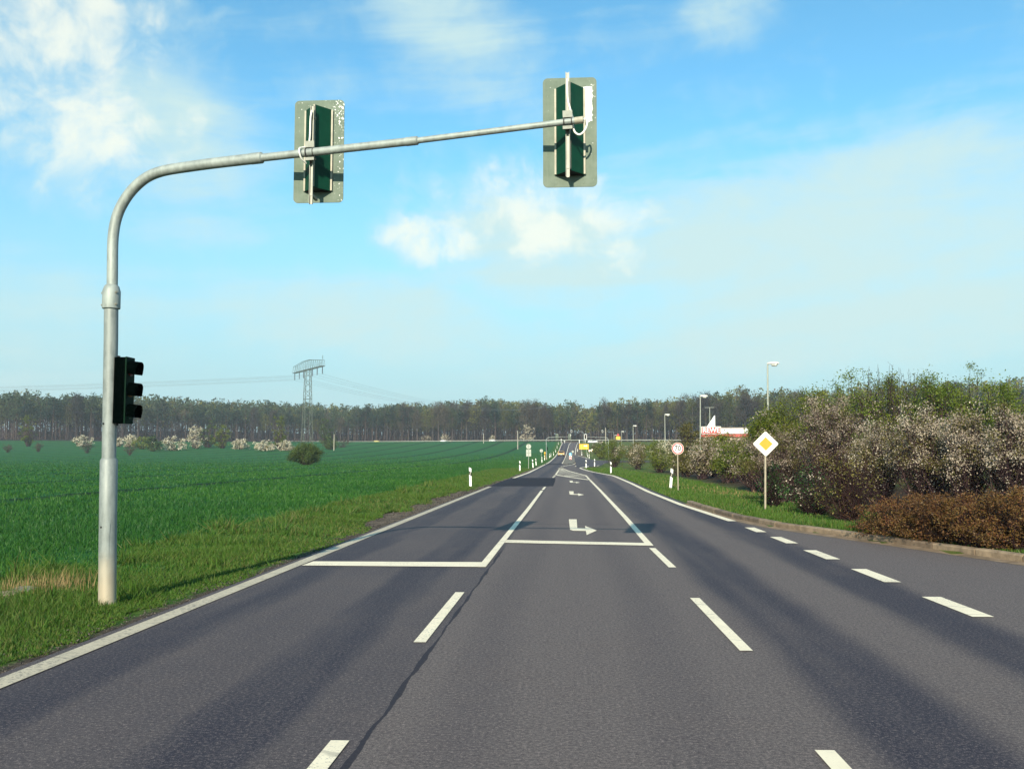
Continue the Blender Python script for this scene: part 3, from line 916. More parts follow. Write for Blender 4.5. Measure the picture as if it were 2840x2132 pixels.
# small head on the near pole, turned to the right
hp = P(326, 1083, 10.78)
sigP = thing('traffic_light', 'small dark green traffic light with three hoods, fixed side-on to the near mast pole', 'traffic light', (hp.x, 10.78, hp.z - .395), 0)
mb = MB(); mb.prism([(0, -.10, 0), (.135, -.10, 0), (.135, .10, 0), (0, .10, 0), (-.02, .06, 0), (-.02, -.06, 0)], (0, 0, .79)); mb.build('housing', M['sig_dark'], sigP, smooth=0)
mb = MB(); mb.box((.145, 0, .395), (.018, .215, .80)); mb.build('front_panel', M['sig_edge'], sigP, smooth=0, bevel=.004)
for k, mt in enumerate(('lens_green', 'lens_amber', 'lens_red')):
    z = .14 + .258 * k
    mb = MB(); mb.tube([(.155, 0, z), (.162, 0, z)], .085, 18); mb.build('lens', M[mt], sigP)
    mb = MB(); visor(mb, (0, 0, 0), .098, .135, 16)
    mb.v = [(y_ + .154, -x_, z_ * .98 + z) for x_, y_, z_ in mb.v]
    mb.build('visor', M['sig_dark'], sigP, smooth=40)
for z in (.80, -.01):
    mb = MB(); mb.box((-.02, 0, z), (.06, .05, .03)); mb.build('bracket', M['black'], sigP, smooth=0)

# the same mast stands at the next junction: left (backs to us) and right (facing us)
def mast_copy(bx, by, rz, label, heads):
    b2 = Vector((bx, by, T(bx, by) - .03))
    m2 = copy_tree(mast, b2, rz, label)
    R_ = Matrix.Rotation(rz, 3, 'Z')
    for src, lab, grp in heads:
        copy_tree(src, b2 + R_ @ (Vector(src.location) - base), rz, lab, grp)


g1 = G(1515.9, 1273.6)
mast_copy(g1.x, g1.y, 0, 'far bent-arm signal mast on the left verge beyond the yellow marker post', [
    (sigL, 'distant traffic light seen from behind, midway on the far left mast arm', None),
    (sigR, 'distant traffic light seen from behind at the tip of the far left mast arm', None),
    (sigP, 'tiny dark traffic light on the pole of the far left mast', None)])
fr = P(1687, 1235, 226)
mast_copy(fr.x, 226, math.pi, 'far bent-arm signal mast rising from the bushes on the right, its arm reaching left', [
    (sigR, 'distant white-bordered traffic light facing the camera on the far right mast arm', None)])
for (sx, yy, rz, l1, l2) in ((1617.5, 424, rad(200), 'tiny signal mast at the crest left of its arm, behind the big white-bordered light', 'tiny white-edged light on the crest mast seen sideways, left of the thin white pole'),
                     (1702, 424, rad(160), 'tiny signal mast at the crest between the thin white pole and the small yellow board', 'tiny white-edged light on the crest mast seen sideways, right of the thin white pole')):
    q = P(sx, 1226, yy)
    mast_copy(q.x, yy, rz, l1, [(sigR, l2, None)])


# ------------------------------------------------------------------ small roadside things
def text_part(name, s, size, mat, parent, loc, ext=.001, sx=1.0, bold=0.0):
    cu = bpy.data.curves.new('lettering', 'FONT'); cu.body = s; cu.size = size; cu.extrude = ext; cu.offset = bold
    cu.align_x = 'CENTER'; cu.align_y = 'CENTER'; cu.resolution_u = 3
    ob = bpy.data.objects.new('lettering_tmp', cu); COL.objects.link(ob)
    bpy.context.view_layer.update()
    me = bpy.data.meshes.new_from_object(ob.evaluated_get(bpy.context.evaluated_depsgraph_get()))
    bpy.data.objects.remove(ob); bpy.data.curves.remove(cu)
    co = np.empty(len(me.vertices) * 3); me.vertices.foreach_get('co', co); co = co.reshape(-1, 3)
    co = np.stack([co[:, 0] * sx, -co[:, 2], co[:, 1]], 1)
    me.vertices.foreach_set('co', co.ravel()); me.update()
    me.materials.clear()
    o = link_mesh(name, me, mat, parent); o.location = loc
    return o


def disc(r, y, t, n=36, cx=0, cz=0):
    mb = MB(); mb.tube([(cx, y, cz), (cx, y - t, cz)], r, n); return mb


def ring(r0, r1, y, t, cz=0, n=40):
    mb = MB(); vs = []
    for k in range(n):
        a = 2 * math.pi * k / n
        for r in (r0, r1):
            for yy in (y, y - t): vs.append((r * math.cos(a), yy, cz + r * math.sin(a)))
    fs = []
    for k in range(n):
        b_, d = 4 * k, 4 * ((k + 1) % n)
        fs += [(b_ + 1, d + 1, d + 3, b_ + 3), (b_, b_ + 2, d + 2, d), (b_, d, d + 1, b_ + 1), (b_ + 2, b_ + 3, d + 3, d + 2)]
    return mb.add(vs, fs)


def sign_post(root, h, r=.032, lean=0.0, mat='signpole'):
    mb = MB(); mb.tube([(lean, 0.02, -.1), (0, 0.02, h)], r, 12); return mb.build('post', M[mat], root)


# 70 sign
g = G(1881, 1360)
c = P(1881, 1243.5, g.y)
s70 = thing('speed_limit_sign', 'round red-ringed speed limit sign reading 70 on a thin brown post by the right verge', 'road sign', g, rad(3))
zc = c.z - g.z
sign_post(s70, zc + .2)
disc(.29, -.02, .004, cz=zc).build('sign_face', M['signwhite'], s70)
ring(.215, .268, -.0245, .0015, cz=zc).build('red_ring', M['red'], s70, smooth=0)
ring(.278, .294, -.012, .014, cz=zc).build('sign_rim', M['strip'], s70, smooth=0)
text_part('numerals', '70', .37, M['black'], s70, (0, -.0255, zc), sx=.84, bold=.006)
# priority road sign
g = G(2127, 1412); c = P(2130.5, 1230.5, g.y); zc = c.z - g.z
spr = thing('priority_road_sign', 'white diamond priority sign with yellow centre on a leaning post before the big hedge', 'road sign', g, rad(-2))
sign_post(spr, zc + .15, .034, lean=-.045)


def diamond(s, r, y, t, n=4):
    pts = []
    for k, (cx, cz) in enumerate(((0, s), (-s, 0), (0, -s), (s, 0))):
        q = 1 - r * 1.414 / s
        for j in range(n + 1):
            a = rad(45 + 90 * k + 90 * j / n)
            pts.append((cx * q + r * math.cos(a), y, cz * q + r * math.sin(a)))
    mb = MB(); return mb, pts


DS = .405 * g.y / 30.0
for nm, s, r, y, t, mt in (('sign_edge', DS, .045, -.016, .006, 'signwhite'), ('black_line', DS - .022, .035, -.0225, .001, 'black'), ('sign_face', DS - .03, .032, -.024, .001, 'signwhite'), ('yellow_centre', DS * .54, .012, -.0255, .001, 'yellow')):
    mb, pts = diamond(s, r, y, t)
    mb.prism([(x, y_, z + zc + .0) for x, y_, z in pts], (0, -t, 0)); mb.build(nm, M[mt], spr, smooth=0)


def guide_post_proto():
    t = thing('guide_post', '', 'guide post', (0, 0, 0))
    sec = [(-.06, -.045), (.06, -.045), (.065, .0), (.02, .06), (-.02, .06), (-.065, .0)]

    def seg(z0, z1, k, sl0, sl1):
        mb = MB(); n = len(sec)
        vs = [(x * k, y * k, z0 - sl0 * (x / .065)) for x, y in sec] + [(x * k, y * k, z1 - sl1 * (x / .065)) for x, y in sec]
        mb.add(vs, [tuple(reversed(range(n))), tuple(range(n, 2 * n))] + [(i, (i + 1) % n, n + (i + 1) % n, n + i) for i in range(n)])
        return mb
    seg(-.15, 1.0, 1.0, 0, .035).build('body', M['white'], t, smooth=30)
    bd = seg(.60, .80, 1.04, .045, .045).build('black_band', M['black'], t, smooth=30)
    mb = MB(); mb.box((0, -.0485, .70), (.042, .004, .10)); mb.build('reflector', M['strip'], bd, smooth=0)
    return t


gp0 = guide_post_proto()
left_posts = [((1305, 1349), 'nearest white guide post with black band on the left verge'),
              ((1441.8, 1305.8), 'second white guide post on the left verge, left of the double-panel sign'),
              ((1478.4, 1295.8), 'third left guide post, just right of the double-panel sign post'),
              ((1487, 1289.5), 'fourth left guide post, leaning slightly beside the third'),
              ((1503.3, 1281.8), 'fifth left guide post, under the round sign seen from behind'),
              ((1510.5, 1276), 'sixth left guide post, in front of the yellow marker post'),
              ((1524, 1269), 'seventh left guide post, first beyond the far left mast'),
              ((1527.7, 1267), 'eighth left guide post, close behind the seventh beyond the mast'),
              ((1535.4, 1262.8), 'ninth left guide post, level with the yellow car'),
              ((1541, 1254), 'tenth left guide post, on the rise behind the yellow car'),
              ((1545, 1243), 'eleventh left guide post, halfway up the rise'),
              ((1548.5, 1232.5), 'last left guide post near the crest of the road')]
right_posts = [((1859.6, 1356), 'nearest white guide post on the right verge, left of the 70 sign'),
               ((1694.5, 1311.8), 'second right guide post before the round green bush'),
               ((1625.8, 1298.5), 'right guide post on the grass nose of the side road'),
               ((1649, 1293), 'right guide post on the grass between road and side road'),
               ((1613.8, 1262.7), 'small right guide post left of the yellow direction board post'),
               ((1630, 1266.8), 'small right guide post left of the round sign by the side road'),
               ((1634, 1271.5), 'small right guide post below the paired white signs'),
               ((1601.6, 1252), 'small right guide post on the rise beside the yellow direction board')]
for k, ((sx, sy), lab) in enumerate(left_posts + right_posts):
    g = G(sx, sy)
    o = gp0 if k == 0 else copy_tree(gp0)
    o.location = g; o['label'] = lab; o['group'] = 'guide posts along the road verges'
    o.rotation_euler = (rad(random.uniform(-2, 2)), rad(-4 if k in (2, 3) else (5 if sx > 1800 else random.uniform(-2, 2))), rad(random.uniform(-12, 12)))

# double-panel sign seen from behind
g = G(1466, 1298.5); k_ = g.y / F
sg = thing('road_sign', 'round sign above two square panels, seen from behind in the left verge', 'road sign', g)
top = (1298.5 - 1231) * k_
sign_post(sg, top - .02, .035, mat='galv_far')
disc(.30, .065, .004, cz=top - .31).build('sign_back', M['signback'], sg)
ring(.275, .302, .058, .008, cz=top - .31).build('sign_rim', M['galv_far'], sg, smooth=0)
for z0, z1 in ((top - .66, top - 1.08), (top - 1.10, top - 1.50)):
    mb = MB(); mb.box((0, .065, (z0 + z1) / 2), (.60, .004, z0 - z1)); pn = mb.build('panel', M['signback'], sg, smooth=0)
    mb = MB()
    for s_ in (-1, 1):
        mb.box((s_ * .285, .054, (z0 + z1) / 2), (.03, .012, z0 - z1)); mb.box((0, .054, (z0 + z1) / 2 + s_ * ((z0 - z1) / 2 - .015)), (.54, .012, .03))
    mb.build('panel_frame', M['galv_far'], pn, smooth=0)
g = G(1501.4, 1283); k_ = g.y / F
sg = thing('road_sign', 'single round sign seen from behind on a thin green-grey post, right of the double-panel sign', 'road sign', g)
sign_post(sg, (1283 - 1246) * k_, .03, mat='galv_far')
disc(.30, .055, .004, cz=(1283 - 1249.7) * k_).build('sign_back', M['signback'], sg)
ring(.265, .303, .048, .008, cz=(1283 - 1249.7) * k_).build('sign_rim', M['galv_far'], sg, smooth=0)
# yellow marker post
g = G(1511.2, 1273); k_ = g.y / F
yp = thing('marker_post', 'yellow marker post with a wide capped head beside the far left mast', 'marker post', g)
mb = MB(); mb.tube([(0, 0, -.1), (0, 0, 1.35)], .075, 10); mb.build('post', M['dir_yellow'], yp)
mb = MB(); mb.tube([(0, 0, 1.2), (0, 0, 1.3), (0, 0, 1.62), (0, 0, 1.76)], [.1, .2, .2, .02], 12); mb.build('head', M['dir_yellow'], yp)
# keep-right sign with striped board on the island
g = G(1582, 1277.5); k_ = g.y / F
kr = thing('keep_right_sign', 'blue keep-right sign above a red and white striped board on the traffic island', 'road sign', (g.x, g.y, g.z + .1))
sign_post(kr, 1.75, .035, mat='galv_far')
disc(.30, -.02, .004, cz=1.36).build('blue_disc', M['blue'], kr)
mb = MB(); mb.prism([(x, -.0245, 1.36 + z) for x, z in ((-.17, .12), (-.11, .18), (.05, .0), (.11, .06), (.14, -.14), (-.06, -.11), (0, -.06))], (0, -.0015, 0)); mb.build('white_arrow', M['signwhite'], kr, smooth=0)
mb = MB(); mb.box((0, -.02, .55), (.5, .006, 1.0)); bd = mb.build('board', M['signwhite'], kr, smooth=0)
for zz in (.25, .65):
    mb = MB(); mb.prism([(-.25, -.0245, zz + .28), (-.25, -.0245, zz + .06), (.25, -.0245, zz - .2), (.25, -.0245, zz + .02)], (0, -.0015, 0)); mb.build('red_stripe', M['red'], bd, smooth=0)
g2 = P(1588.5, 1262, g.y + 55)
rb = thing('road_sign', 'grey round sign back behind the blue keep-right sign on the traffic island', 'road sign', (g2.x, g.y + 55, T(g2.x, g.y + 55) + .08))
sign_post(rb, 1.5, .035, mat='galv_far')
disc(.30, .065, .004, cz=1.25).build('sign_back', M['signback'], rb)
ring(.27, .302, .058, .008, cz=1.25).build('sign_rim', M['galv_far'], rb, smooth=0)
# yellow direction board
g = G(1619.7, 1261.4); k_ = g.y / F
db = thing('direction_sign', 'large yellow direction board on two posts at the right of the road', 'direction sign', g, rad(4))
w_, z0, z1 = 25.6 * k_, (1261.4 - 1246) * k_, (1261.4 - 1231.3) * k_
for s_ in (-.28, .28):
    mb = MB(); mb.tube([(s_ * w_, .04, -.1), (s_ * w_, .04, z1 - .05)], .05, 10); mb.build('post', M['galv_far'], db)
mb = MB(); mb.prism([(x, 0, z + (z0 + z1) / 2) for x, _, z in rrect(w_, z1 - z0, .1, 0)], (0, .01, 0)); mb.build('board', M['dir_yellow'], db, smooth=0)
mb = MB(); mb.box((.45, -.003, z1 - .55), (1.0, .003, .34)); mb.build('white_field', M['signwhite'], db, smooth=0)
# paired signs
for sx, lab, kind in ((1642, 'far white diamond sign beside the side road, right of its round neighbour', 'd'), (1635, 'small round pale sign beside the far white diamond sign', 'r')):
    g = G(sx, 1266.5); k_ = g.y / F
    o = thing('road_sign', lab, 'road sign', g)
    h_ = (1266.5 - 1248.7) * k_
    sign_post(o, h_ + .2, .03)
    if kind == 'd':
        mb, pts = diamond(.42, .04, -.02, .004); mb.prism([(x, y, z + h_) for x, y, z in pts], (0, -.004, 0)); mb.build('sign_face', M['signwhite'], o, smooth=0)
        mb, pts = diamond(.17, .01, -.0255, .004); mb.prism([(x, y, z + h_) for x, y, z in pts], (0, -.002, 0)); mb.build('yellow_centre', M['yellow'], o, smooth=0)
    else:
        disc(.30, -.02, .004, cz=h_ - .1).build('sign_face', M['signwhite'], o)
        ring(.22, .28, -.0245, .0015, cz=h_ - .1).build('red_ring', M['red'], o, smooth=0)
# small yellow board with a red warning triangle above
yy = 400; q = P(1714.3, 1214.2, yy); zb = T(q.x, yy); h_ = q.z - zb; k_ = yy / F
o = thing('place_sign', 'small yellow board with red triangle above it between two distant lamps', 'road sign', (q.x, yy, zb))
mb = MB(); mb.tube([(0, .05, -.1), (0, .05, h_ + 2.2)], .05, 8); mb.build('post', M['galv_far'], o)
mb = MB(); mb.box((0, 0, h_), (12 * k_, .01, 8.8 * k_)); mb.build('board', M['dir_yellow'], o, smooth=0)
mb = MB(); mb.prism([(-.6, 0, h_ + .95), (.6, 0, h_ + .95), (0, 0, h_ + 1.95)], (0, .01, 0)); mb.build('triangle', M['red'], o, smooth=0)
# white junction posts on the crest
for sx, yy, h_, r_, lab in ((1606.8, 420, 1.5, .16, 'stubby white twin-block marker on the crest right of the road end'), (1622.8, 425, 1.25, .12, 'slim white marker post on the crest under the big white-bordered light'),
                           (1566, 424, 1.1, .11, 'small white marker post at the road end behind the far left mast arm'), (1556.5, 423, 1.9, .10, 'thin white post at the road end below the far left traffic light')):
    q = P(sx, 1228, yy); zb = T(q.x, yy)
    o = thing('marker_post', lab, 'marker post', (q.x, yy, zb))
    mb = MB(); mb.tube([(0, 0, -.1), (0, 0, h_ * .55), (0, 0, h_ * .6)], [r_ * .8, r_ * .8, r_ * .5], 10); mb.build('post', M['white'], o)
    mb = MB(); mb.tube([(0, 0, h_ * .6), (0, 0, h_ * .66), (0, 0, h_), (0, 0, h_ + .05)], [r_ * .5, r_ * 1.5, r_ * 1.7, r_ * 1.2], 10); mb.build('head', M['white'], o)

# poles in the field and beyond
for sx, s_top, s_bot, yy, lab in ((1436, 1194, 1247, 345, 'tall weathered pole in the field left of the double-panel sign'), (1341, 1203, 1231, 420, 'short pale pole at the field edge between the pylon and the tall pole'),
                             (926, 1204, 1250, 330, 'wooden pole in the field just right of the bush and pylon'), (1680, 1186, 1236, 330, 'thin white pole rising behind the bushes beside the far right mast')):
    q = P(sx, s_bot, yy); qt = P(sx, s_top, yy); zb = T(q.x, yy)
    o = thing('utility_pole', lab, 'pole', (q.x, yy, zb - .1))
    mb = MB(); mb.tube([(0, 0, 0), (0, 0, qt.z - zb)], [.17, .12], 10); mb.build('shaft', M['wood'], o)
    mb = MB(); mb.tube([(0, 0, qt.z - zb), (0, 0, qt.z - zb + .18)], [.15, .02], 10); mb.build('cap', M['galv_far'], o)
yy = 205; q = P(1969, 1180, yy); qt = P(1969, 1130, yy); zb = T(q.x, yy); h_ = qt.z - zb
o = thing('utility_pole', 'slim pole with a crossbar on top, behind the shop roof', 'pole', (q.x, yy, zb))
mb = MB(); mb.tube([(0, 0, 0), (0, 0, h_)], [.12, .07], 10); mb.build('shaft', M['galv_far'], o)
mb = MB(); mb.tube([(-1.05, 0, h_), (1.05, .3, h_ + .03)], .055, 8); mb.build('crossbar', M['galv_far'], o)

# ------------------------------------------------------------------ street lamps
def lamp_proto():
    t = thing('street_lamp', '', 'street lamp', (0, 0, 0), 0, 'street lamps along the shop side street')
    mb = MB(); mb.tube([(0, 0, -.1), (0, 0, 3), (0, 0, 8.05)], [.085, .07, .05], 12); mb.build('pole', M['galv_far'], t)
    mb = MB(); mb.tube([(0, 0, 8.0), (.03, -.02, 8.12), (.2, -.10, 8.17)], .035, 8); mb.build('bracket', M['galv_far'], t)
    mb = MB()
    secs = [(-.02, .09, .10), (.04, .14, .15), (.3, .17, .17), (.62, .17, .16), (.80, .13, .12), (.86, .06, .06)]
    vs, fs = [], []
    for i, (x, w, hh) in enumerate(secs):
        for a in range(10):
            an = rad(180 * a / 9); vs.append((x, -w * math.cos(an), 8.12 + hh * math.sin(an)))
    for i in range(len(secs) - 1):
        for a in range(9): fs.append((i * 10 + a, i * 10 + a + 1, (i + 1) * 10 + a + 1, (i + 1) * 10 + a))
    fs.append(tuple(range(10))); fs.append(tuple(reversed(range(50, 60))))
    fs += [(i * 10, (i + 1) * 10, (i + 1) * 10 + 9, i * 10 + 9) for i in range(5)]
    mb.add(vs, fs); hd = mb.build('lamp_head', M['lamp_head'], t, smooth=50); hd.rotation_euler = (0, 0, rad(-25))
    mb = MB(); mb.tube([(.3, 0, 8.12), (.35, 0, 8.07), (.62, 0, 8.05), (.74, 0, 8.11)], [.06, .13, .13, .05], 10); b_ = mb.build('lamp_glass', M['lamp_glass'], hd)
    return t


lamp0 = lamp_proto()
for k, (sx, st, yy, lab) in enumerate(((2124.5, 1007, 66, 'tallest street lamp, nearest, rising out of the hedge above the white diamond sign'),
                                      (1939.3, 1097, 106, 'street lamp just left of the white shop sign'),
                                      (1843.7, 1149, 150, 'street lamp behind the bushes left of the 70 sign'),
                                      (1755.8, 1180, 202, 'small street lamp above the green bush, right of the small yellow board'),
                                      (1723.2, 1196, 262, 'tiny street lamp directly right of the small yellow board'),
                                      (1704.8, 1206, 330, 'tiniest street lamp directly left of the small yellow board'))):
    o = lamp0 if k == 0 else copy_tree(lamp0)
    q = P(sx, st, yy); zb = T(q.x, yy)
    o.location = (q.x, yy, zb); o.scale = (1, 1, (q.z - zb) / 8.2); o['label'] = lab; o['group'] = 'street lamps along the shop side street'
    o.rotation_euler = (0, rad(.8 if k < 2 else 0), rad(-12 if k == 0 else 8))

# ------------------------------------------------------------------ cars
def car(name, label, paint, loc, rz, s=1.0, estate=False, group=None):
    """front toward -y"""
    c = thing(name, label, 'car', loc, rz, group)
    w = .85
    side_ = [(-2.05, .32), (-2.1, .55), (-2.02, .72), (-1.15, .93), (1.75, .98), (2.05, .90), (2.12, .60), (2.08, .33)]

    def loft(profile, hw, inset, name_, mat, bev):
        mb = MB(); n = len(profile)
        vs = []
        for x, k in ((-hw, 0), (-hw + inset, 1), (hw - inset, 1), (hw, 0)): pass
        zs = [p[1] for p in profile]; zmin, zmax = min(zs), max(zs)
        L_ = []; R_ = []
        for y, z in profile:
            t = (z - zmin) / (zmax - zmin)
            xx = hw - inset * t * t
            L_.append((-xx * s, y * s, z * s)); R_.append((xx * s, y * s, z * s))
        mb.add(L_ + R_, [tuple(range(n)), tuple(reversed(range(n, 2 * n)))] + [(i, n + i, n + (i + 1) % n, (i + 1) % n) for i in range(n)])
        return mb.build(name_, mat, c, smooth=40, bevel=bev)
    loft(side_, w, .06, 'body', paint, .05 * s)
    rear = 1.95 if estate else 1.55
    loft([(-1.12, .93), (-.45, 1.36), (rear - .55, 1.40), (rear, .97)], w - .06, .17, 'cabin_glass', M['glass_dark'], .02 * s)
    loft([(-.47, 1.355), (-.35, 1.41), (rear - .6, 1.45), (rear - .5, 1.39)], w - .2, .06, 'roof', paint, .01 * s)
    for x in (-1, 1):
        mb = MB()
        for y0, z0, y1, z1 in ((-1.12, .94, -.45, 1.37), (.35, .96, .35, 1.39), (rear, .98, rear - .55, 1.40)):
            mb.tube([(x * (w - .055) * s, y0 * s, z0 * s), (x * (w - .215) * s, y1 * s, z1 * s)], .035 * s, 6)
        mb.build('pillar', paint, c)
        for y in (-1.32, 1.30):
            mb = MB(); mb.tube([(x * (w - .17) * s, y * s, .31 * s), (x * (w + .005) * s, y * s, .31 * s)], .31 * s, 18); wh = mb.build('wheel', M['rubber'], c)
            mb = MB(); mb.tube([(x * (w + .0) * s, y * s, .31 * s), (x * (w + .012) * s, y * s, .31 * s)], .19 * s, 14); mb.build('rim', M['rim'], wh)
        mb = MB(); mb.box((x * .60 * s, -2.06 * s, .64 * s), (.32 * s, .08 * s, .15 * s)); mb.build('headlight', M['headlight'], c, bevel=.01)
        mb = MB(); mb.box((x * .66 * s, 2.08 * s, .72 * s), (.24 * s, .06 * s, .16 * s)); mb.build('taillight', M['taillight'], c, bevel=.01)
        mb = MB(); mb.box((x * (w + .06) * s, -.82 * s, 1.0 * s), (.16 * s, .09 * s, .11 * s)); mb.build('mirror', paint, c, bevel=.01)
    mb = MB(); mb.box((0, -2.085 * s, .42 * s), (1.1 * s, .05 * s, .14 * s)); mb.build('grille', M['black'], c)
    mb = MB(); mb.box((0, -2.115 * s, .47 * s), (.5 * s, .012 * s, .11 * s)); mb.build('number_plate', M['signwhite'], c)
    return c


def car_paint(n, col):
    m = basic(n, col, .25, 0, .04, 2); m.node_tree.nodes['Principled BSDF'].inputs['Coat Weight'].default_value = .6; return m


cp_y = car_paint('car_paint_yellow', (.72, .36, .03)); cp_w = car_paint('car_paint_white', (.78, .78, .74)); cp_d = car_paint('car_paint_dark', (.03, .035, .05)); cp_ly = car_paint('car_paint_pale_yellow', (.72, .60, .22))
g = G(1556, 1264.5)
car('yellow_car', 'orange-yellow car with dark windscreen driving toward the camera in the left lane', cp_y, g, rad(3))
for sx, sc, paint, lab, est in ((1045, 1.0, cp_ly, 'pale yellow car on the cross road along the wood, farthest left', True), (1230, .95, cp_w, 'white car on the cross road between the pylon and the short pale pole', False), (1366.5, .95, cp_w, 'white car on the cross road just left of the tall field pole', True)):
    xs = np.arange(-300, 60, .25); ys = crossY(xs); px = np.array([CX + F * (RV.x * x + RV.y * y) / (FV.x * x + FV.y * y) for x, y in zip(xs, ys)])
    x = float(np.interp(sx, px, xs)); y = float(crossY(x))
    car('white_car' if paint is cp_w else 'yellow_car', lab, paint, (x, y, T(x, y) + .1), math.atan2(-.62, 1) + math.pi / 2, sc * .92, est)
for sx, yy, paint, rz, lab in ((1642, 421, cp_w, rad(100), 'white car waiting at the crest under the far right mast arm'), (1650, 428, cp_d, rad(85), 'dark car half hidden behind the white car at the crest')):
    q = P(sx, 1228, yy); car('white_car' if paint is cp_w else 'dark_car', lab, paint, (q.x, yy, T(q.x, yy) + .02), rz, .95)

# ------------------------------------------------------------------ guardrail along the cross road
gr = thing('guardrail', 'long pale guardrail along the far side of the cross road before the wood', 'guardrail', (0, 0, 0))
vs, fs = [], []
gxs = np.arange(-235, 125, 4.0)
pth = [(x + 5 * .53, crossY(x) + 5 * .85) for x in gxs]
pth = [(x, y, T(x, y)) for x, y in pth]
sec = [(0, .40), (-.05, .46), (-.05, .54), (0, .60), (-.05, .66), (-.05, .74), (0, .80), (.03, .80), (.03, .40)]
for x, y, z in pth:
    for o, h_ in sec: vs.append((x + o * .53, y + o * .85, z + h_ + .1))
n = len(sec)
for i in range(len(pth) - 1):
    for k in range(n): fs.append((i * n + k, i * n + (k + 1) % n, (i + 1) * n + (k + 1) % n, (i + 1) * n + k))
mb = MB(); mb.add(vs, fs); mb.build('rail', M['galv_far'], gr)
mb = MB(); mb.box((.06, .1, .42), (.08, .08, 1.0)); p0 = mb.build('post', M['galv_far'], gr, smooth=0); p0.location = pth[0]
for q in pth[1:]:
    o = p0.copy(); COL.objects.link(o); o.parent = gr; o.location = q

# ------------------------------------------------------------------ pylon and cables
yy = 262.0
b0 = P(851, 1236, yy); pb = Vector((b0.x, yy, T(b0.x, yy)))
pyl = thing('power_pylon', 'pale green lattice power pylon with a broad arched crossarm, behind the field bush', 'pylon', pb)
ang = rad(56.5)  # crossarm direction
ca_, sa_ = math.cos(ang), -math.sin(ang)  # right end nearer the camera
U2 = Vector((ca_, sa_, 0)); W2 = Vector((-sa_, ca_, 0))
HT = 24.8


def corner(z, k):
    s_ = np.interp(z, [0, 9.5, HT], [1.55, 1.12, .72])
    su, sw = ((-1, -1), (1, -1), (1, 1), (-1, 1))[k % 4]
    return U2 * su * s_ + W2 * sw * s_ + Vector((0, 0, z))


for k in range(4):
    mb = MB(); mb.tube([corner(z, k) for z in (-.3, 4.5, 9.5, 15.5, HT)], .085, 4); mb.build('leg', M['lattice'], pyl, smooth=0)
lv = [.6, 3.2, 5.6, 7.8, 9.5, 11.3, 13.0, 14.7, 16.3, 17.9, 19.5, 21.0, 22.4, 23.6, HT]
for k in range(4):
    mb = MB()
    for i, (z0, z1) in enumerate(zip(lv[:-1], lv[1:])):
        a, b_ = (k, k + 1) if i % 2 else (k + 1, k)
        mb.tube([corner(z0, a), corner(z1, b_)], .05, 4, False)
        if i in (0, 4, 8): mb.tube([corner(z0, k), corner(z0, k + 1)], .05, 4, False)
    mb.build('bracing', M['lattice'], pyl, smooth=0)
AL = 13.6
mb = MB(); arch = lambda u: HT + 1.6 + 1.15 * min(1, 1.25 * (1 - abs(u + 1.5) / (AL + 1.5)))
us = np.linspace(-AL, AL, 15)
for w_ in (-.7, .7):
    bot = [U2 * u + W2 * w_ * (1 - .3 * abs(u) / AL) + Vector((0, 0, HT)) for u in us]
    topc = [U2 * u + W2 * w_ * .45 + Vector((0, 0, arch(u))) for u in us]
    mb.tube(bot, .09, 4); mb.tube(topc, .06, 4)
    for i in range(len(us)):
        mb.tube([bot[i], topc[i]], .03, 4, False)
        if i < len(us) - 1: mb.tube([bot[i], topc[i + 1]] if i >= 7 else [topc[i], bot[i + 1]], .026, 4, False)
for i, u in enumerate(us):
    mb.tube([U2 * u - W2 * .7 * (1 - .3 * abs(u) / AL) + Vector((0, 0, HT)), U2 * u + W2 * .7 * (1 - .3 * abs(u) / AL) + Vector((0, 0, HT))], .07, 4, False)
mb.tube([U2 * (AL - .6) + Vector((0, 0, HT + 1.9)), U2 * (AL - .5) + Vector((0, 0, HT + 3.0))], .07, 4)
mb.build('crossarm', M['lattice'], pyl, smooth=0)
att = []
for u in (-13.0, -8.4, -4.2, 4.2, 8.4, 13.0):
    p_ = U2 * u + Vector((0, 0, HT))
    mb = MB()
    prof_ = [(0, .04)]
    for i in range(12): prof_ += [(.12 + i * .16, .07), (.18 + i * .16, .17), (.23 + i * .16, .07)]
    prof_ += [(2.2, .04)]
    mb.tube([p_ - Vector((0, 0, z)) for z, r in prof_], [r for z, r in prof_], 10)
    mb.build('insulator', M['insul'], pyl)
    att.append(pb + p_ - Vector((0, 0, 2.2)))


def catenary(a, b_, sag, n=28):
    return [a.lerp(b_, i / n) - Vector((0, 0, sag * 4 * (i / n) * (1 - i / n))) for i in range(n + 1)]


for i, a in enumerate(att):
    off = Vector((a.x - pb.x, a.y - pb.y, 0)) * .55
    le = Vector((-430, 236, T(-430, 236) + 22.5)) + off * .8
    ri = Vector((-10, 545, 30.0)) + off * .6
    for e, sg_, lab in ((le, 4.5, 'thin power cable sagging left from the pylon across the sky'), (ri, 5.5, 'thin power cable running right from the pylon down to the treetops')):
        mb = MB(); mb.tube(catenary(a, e, sg_), .019, 4)
        tag(mb.build('power_cable', M['wire'], None), lab, 'cable', 'power cables left of the pylon' if e is le else 'power cables right of the pylon')

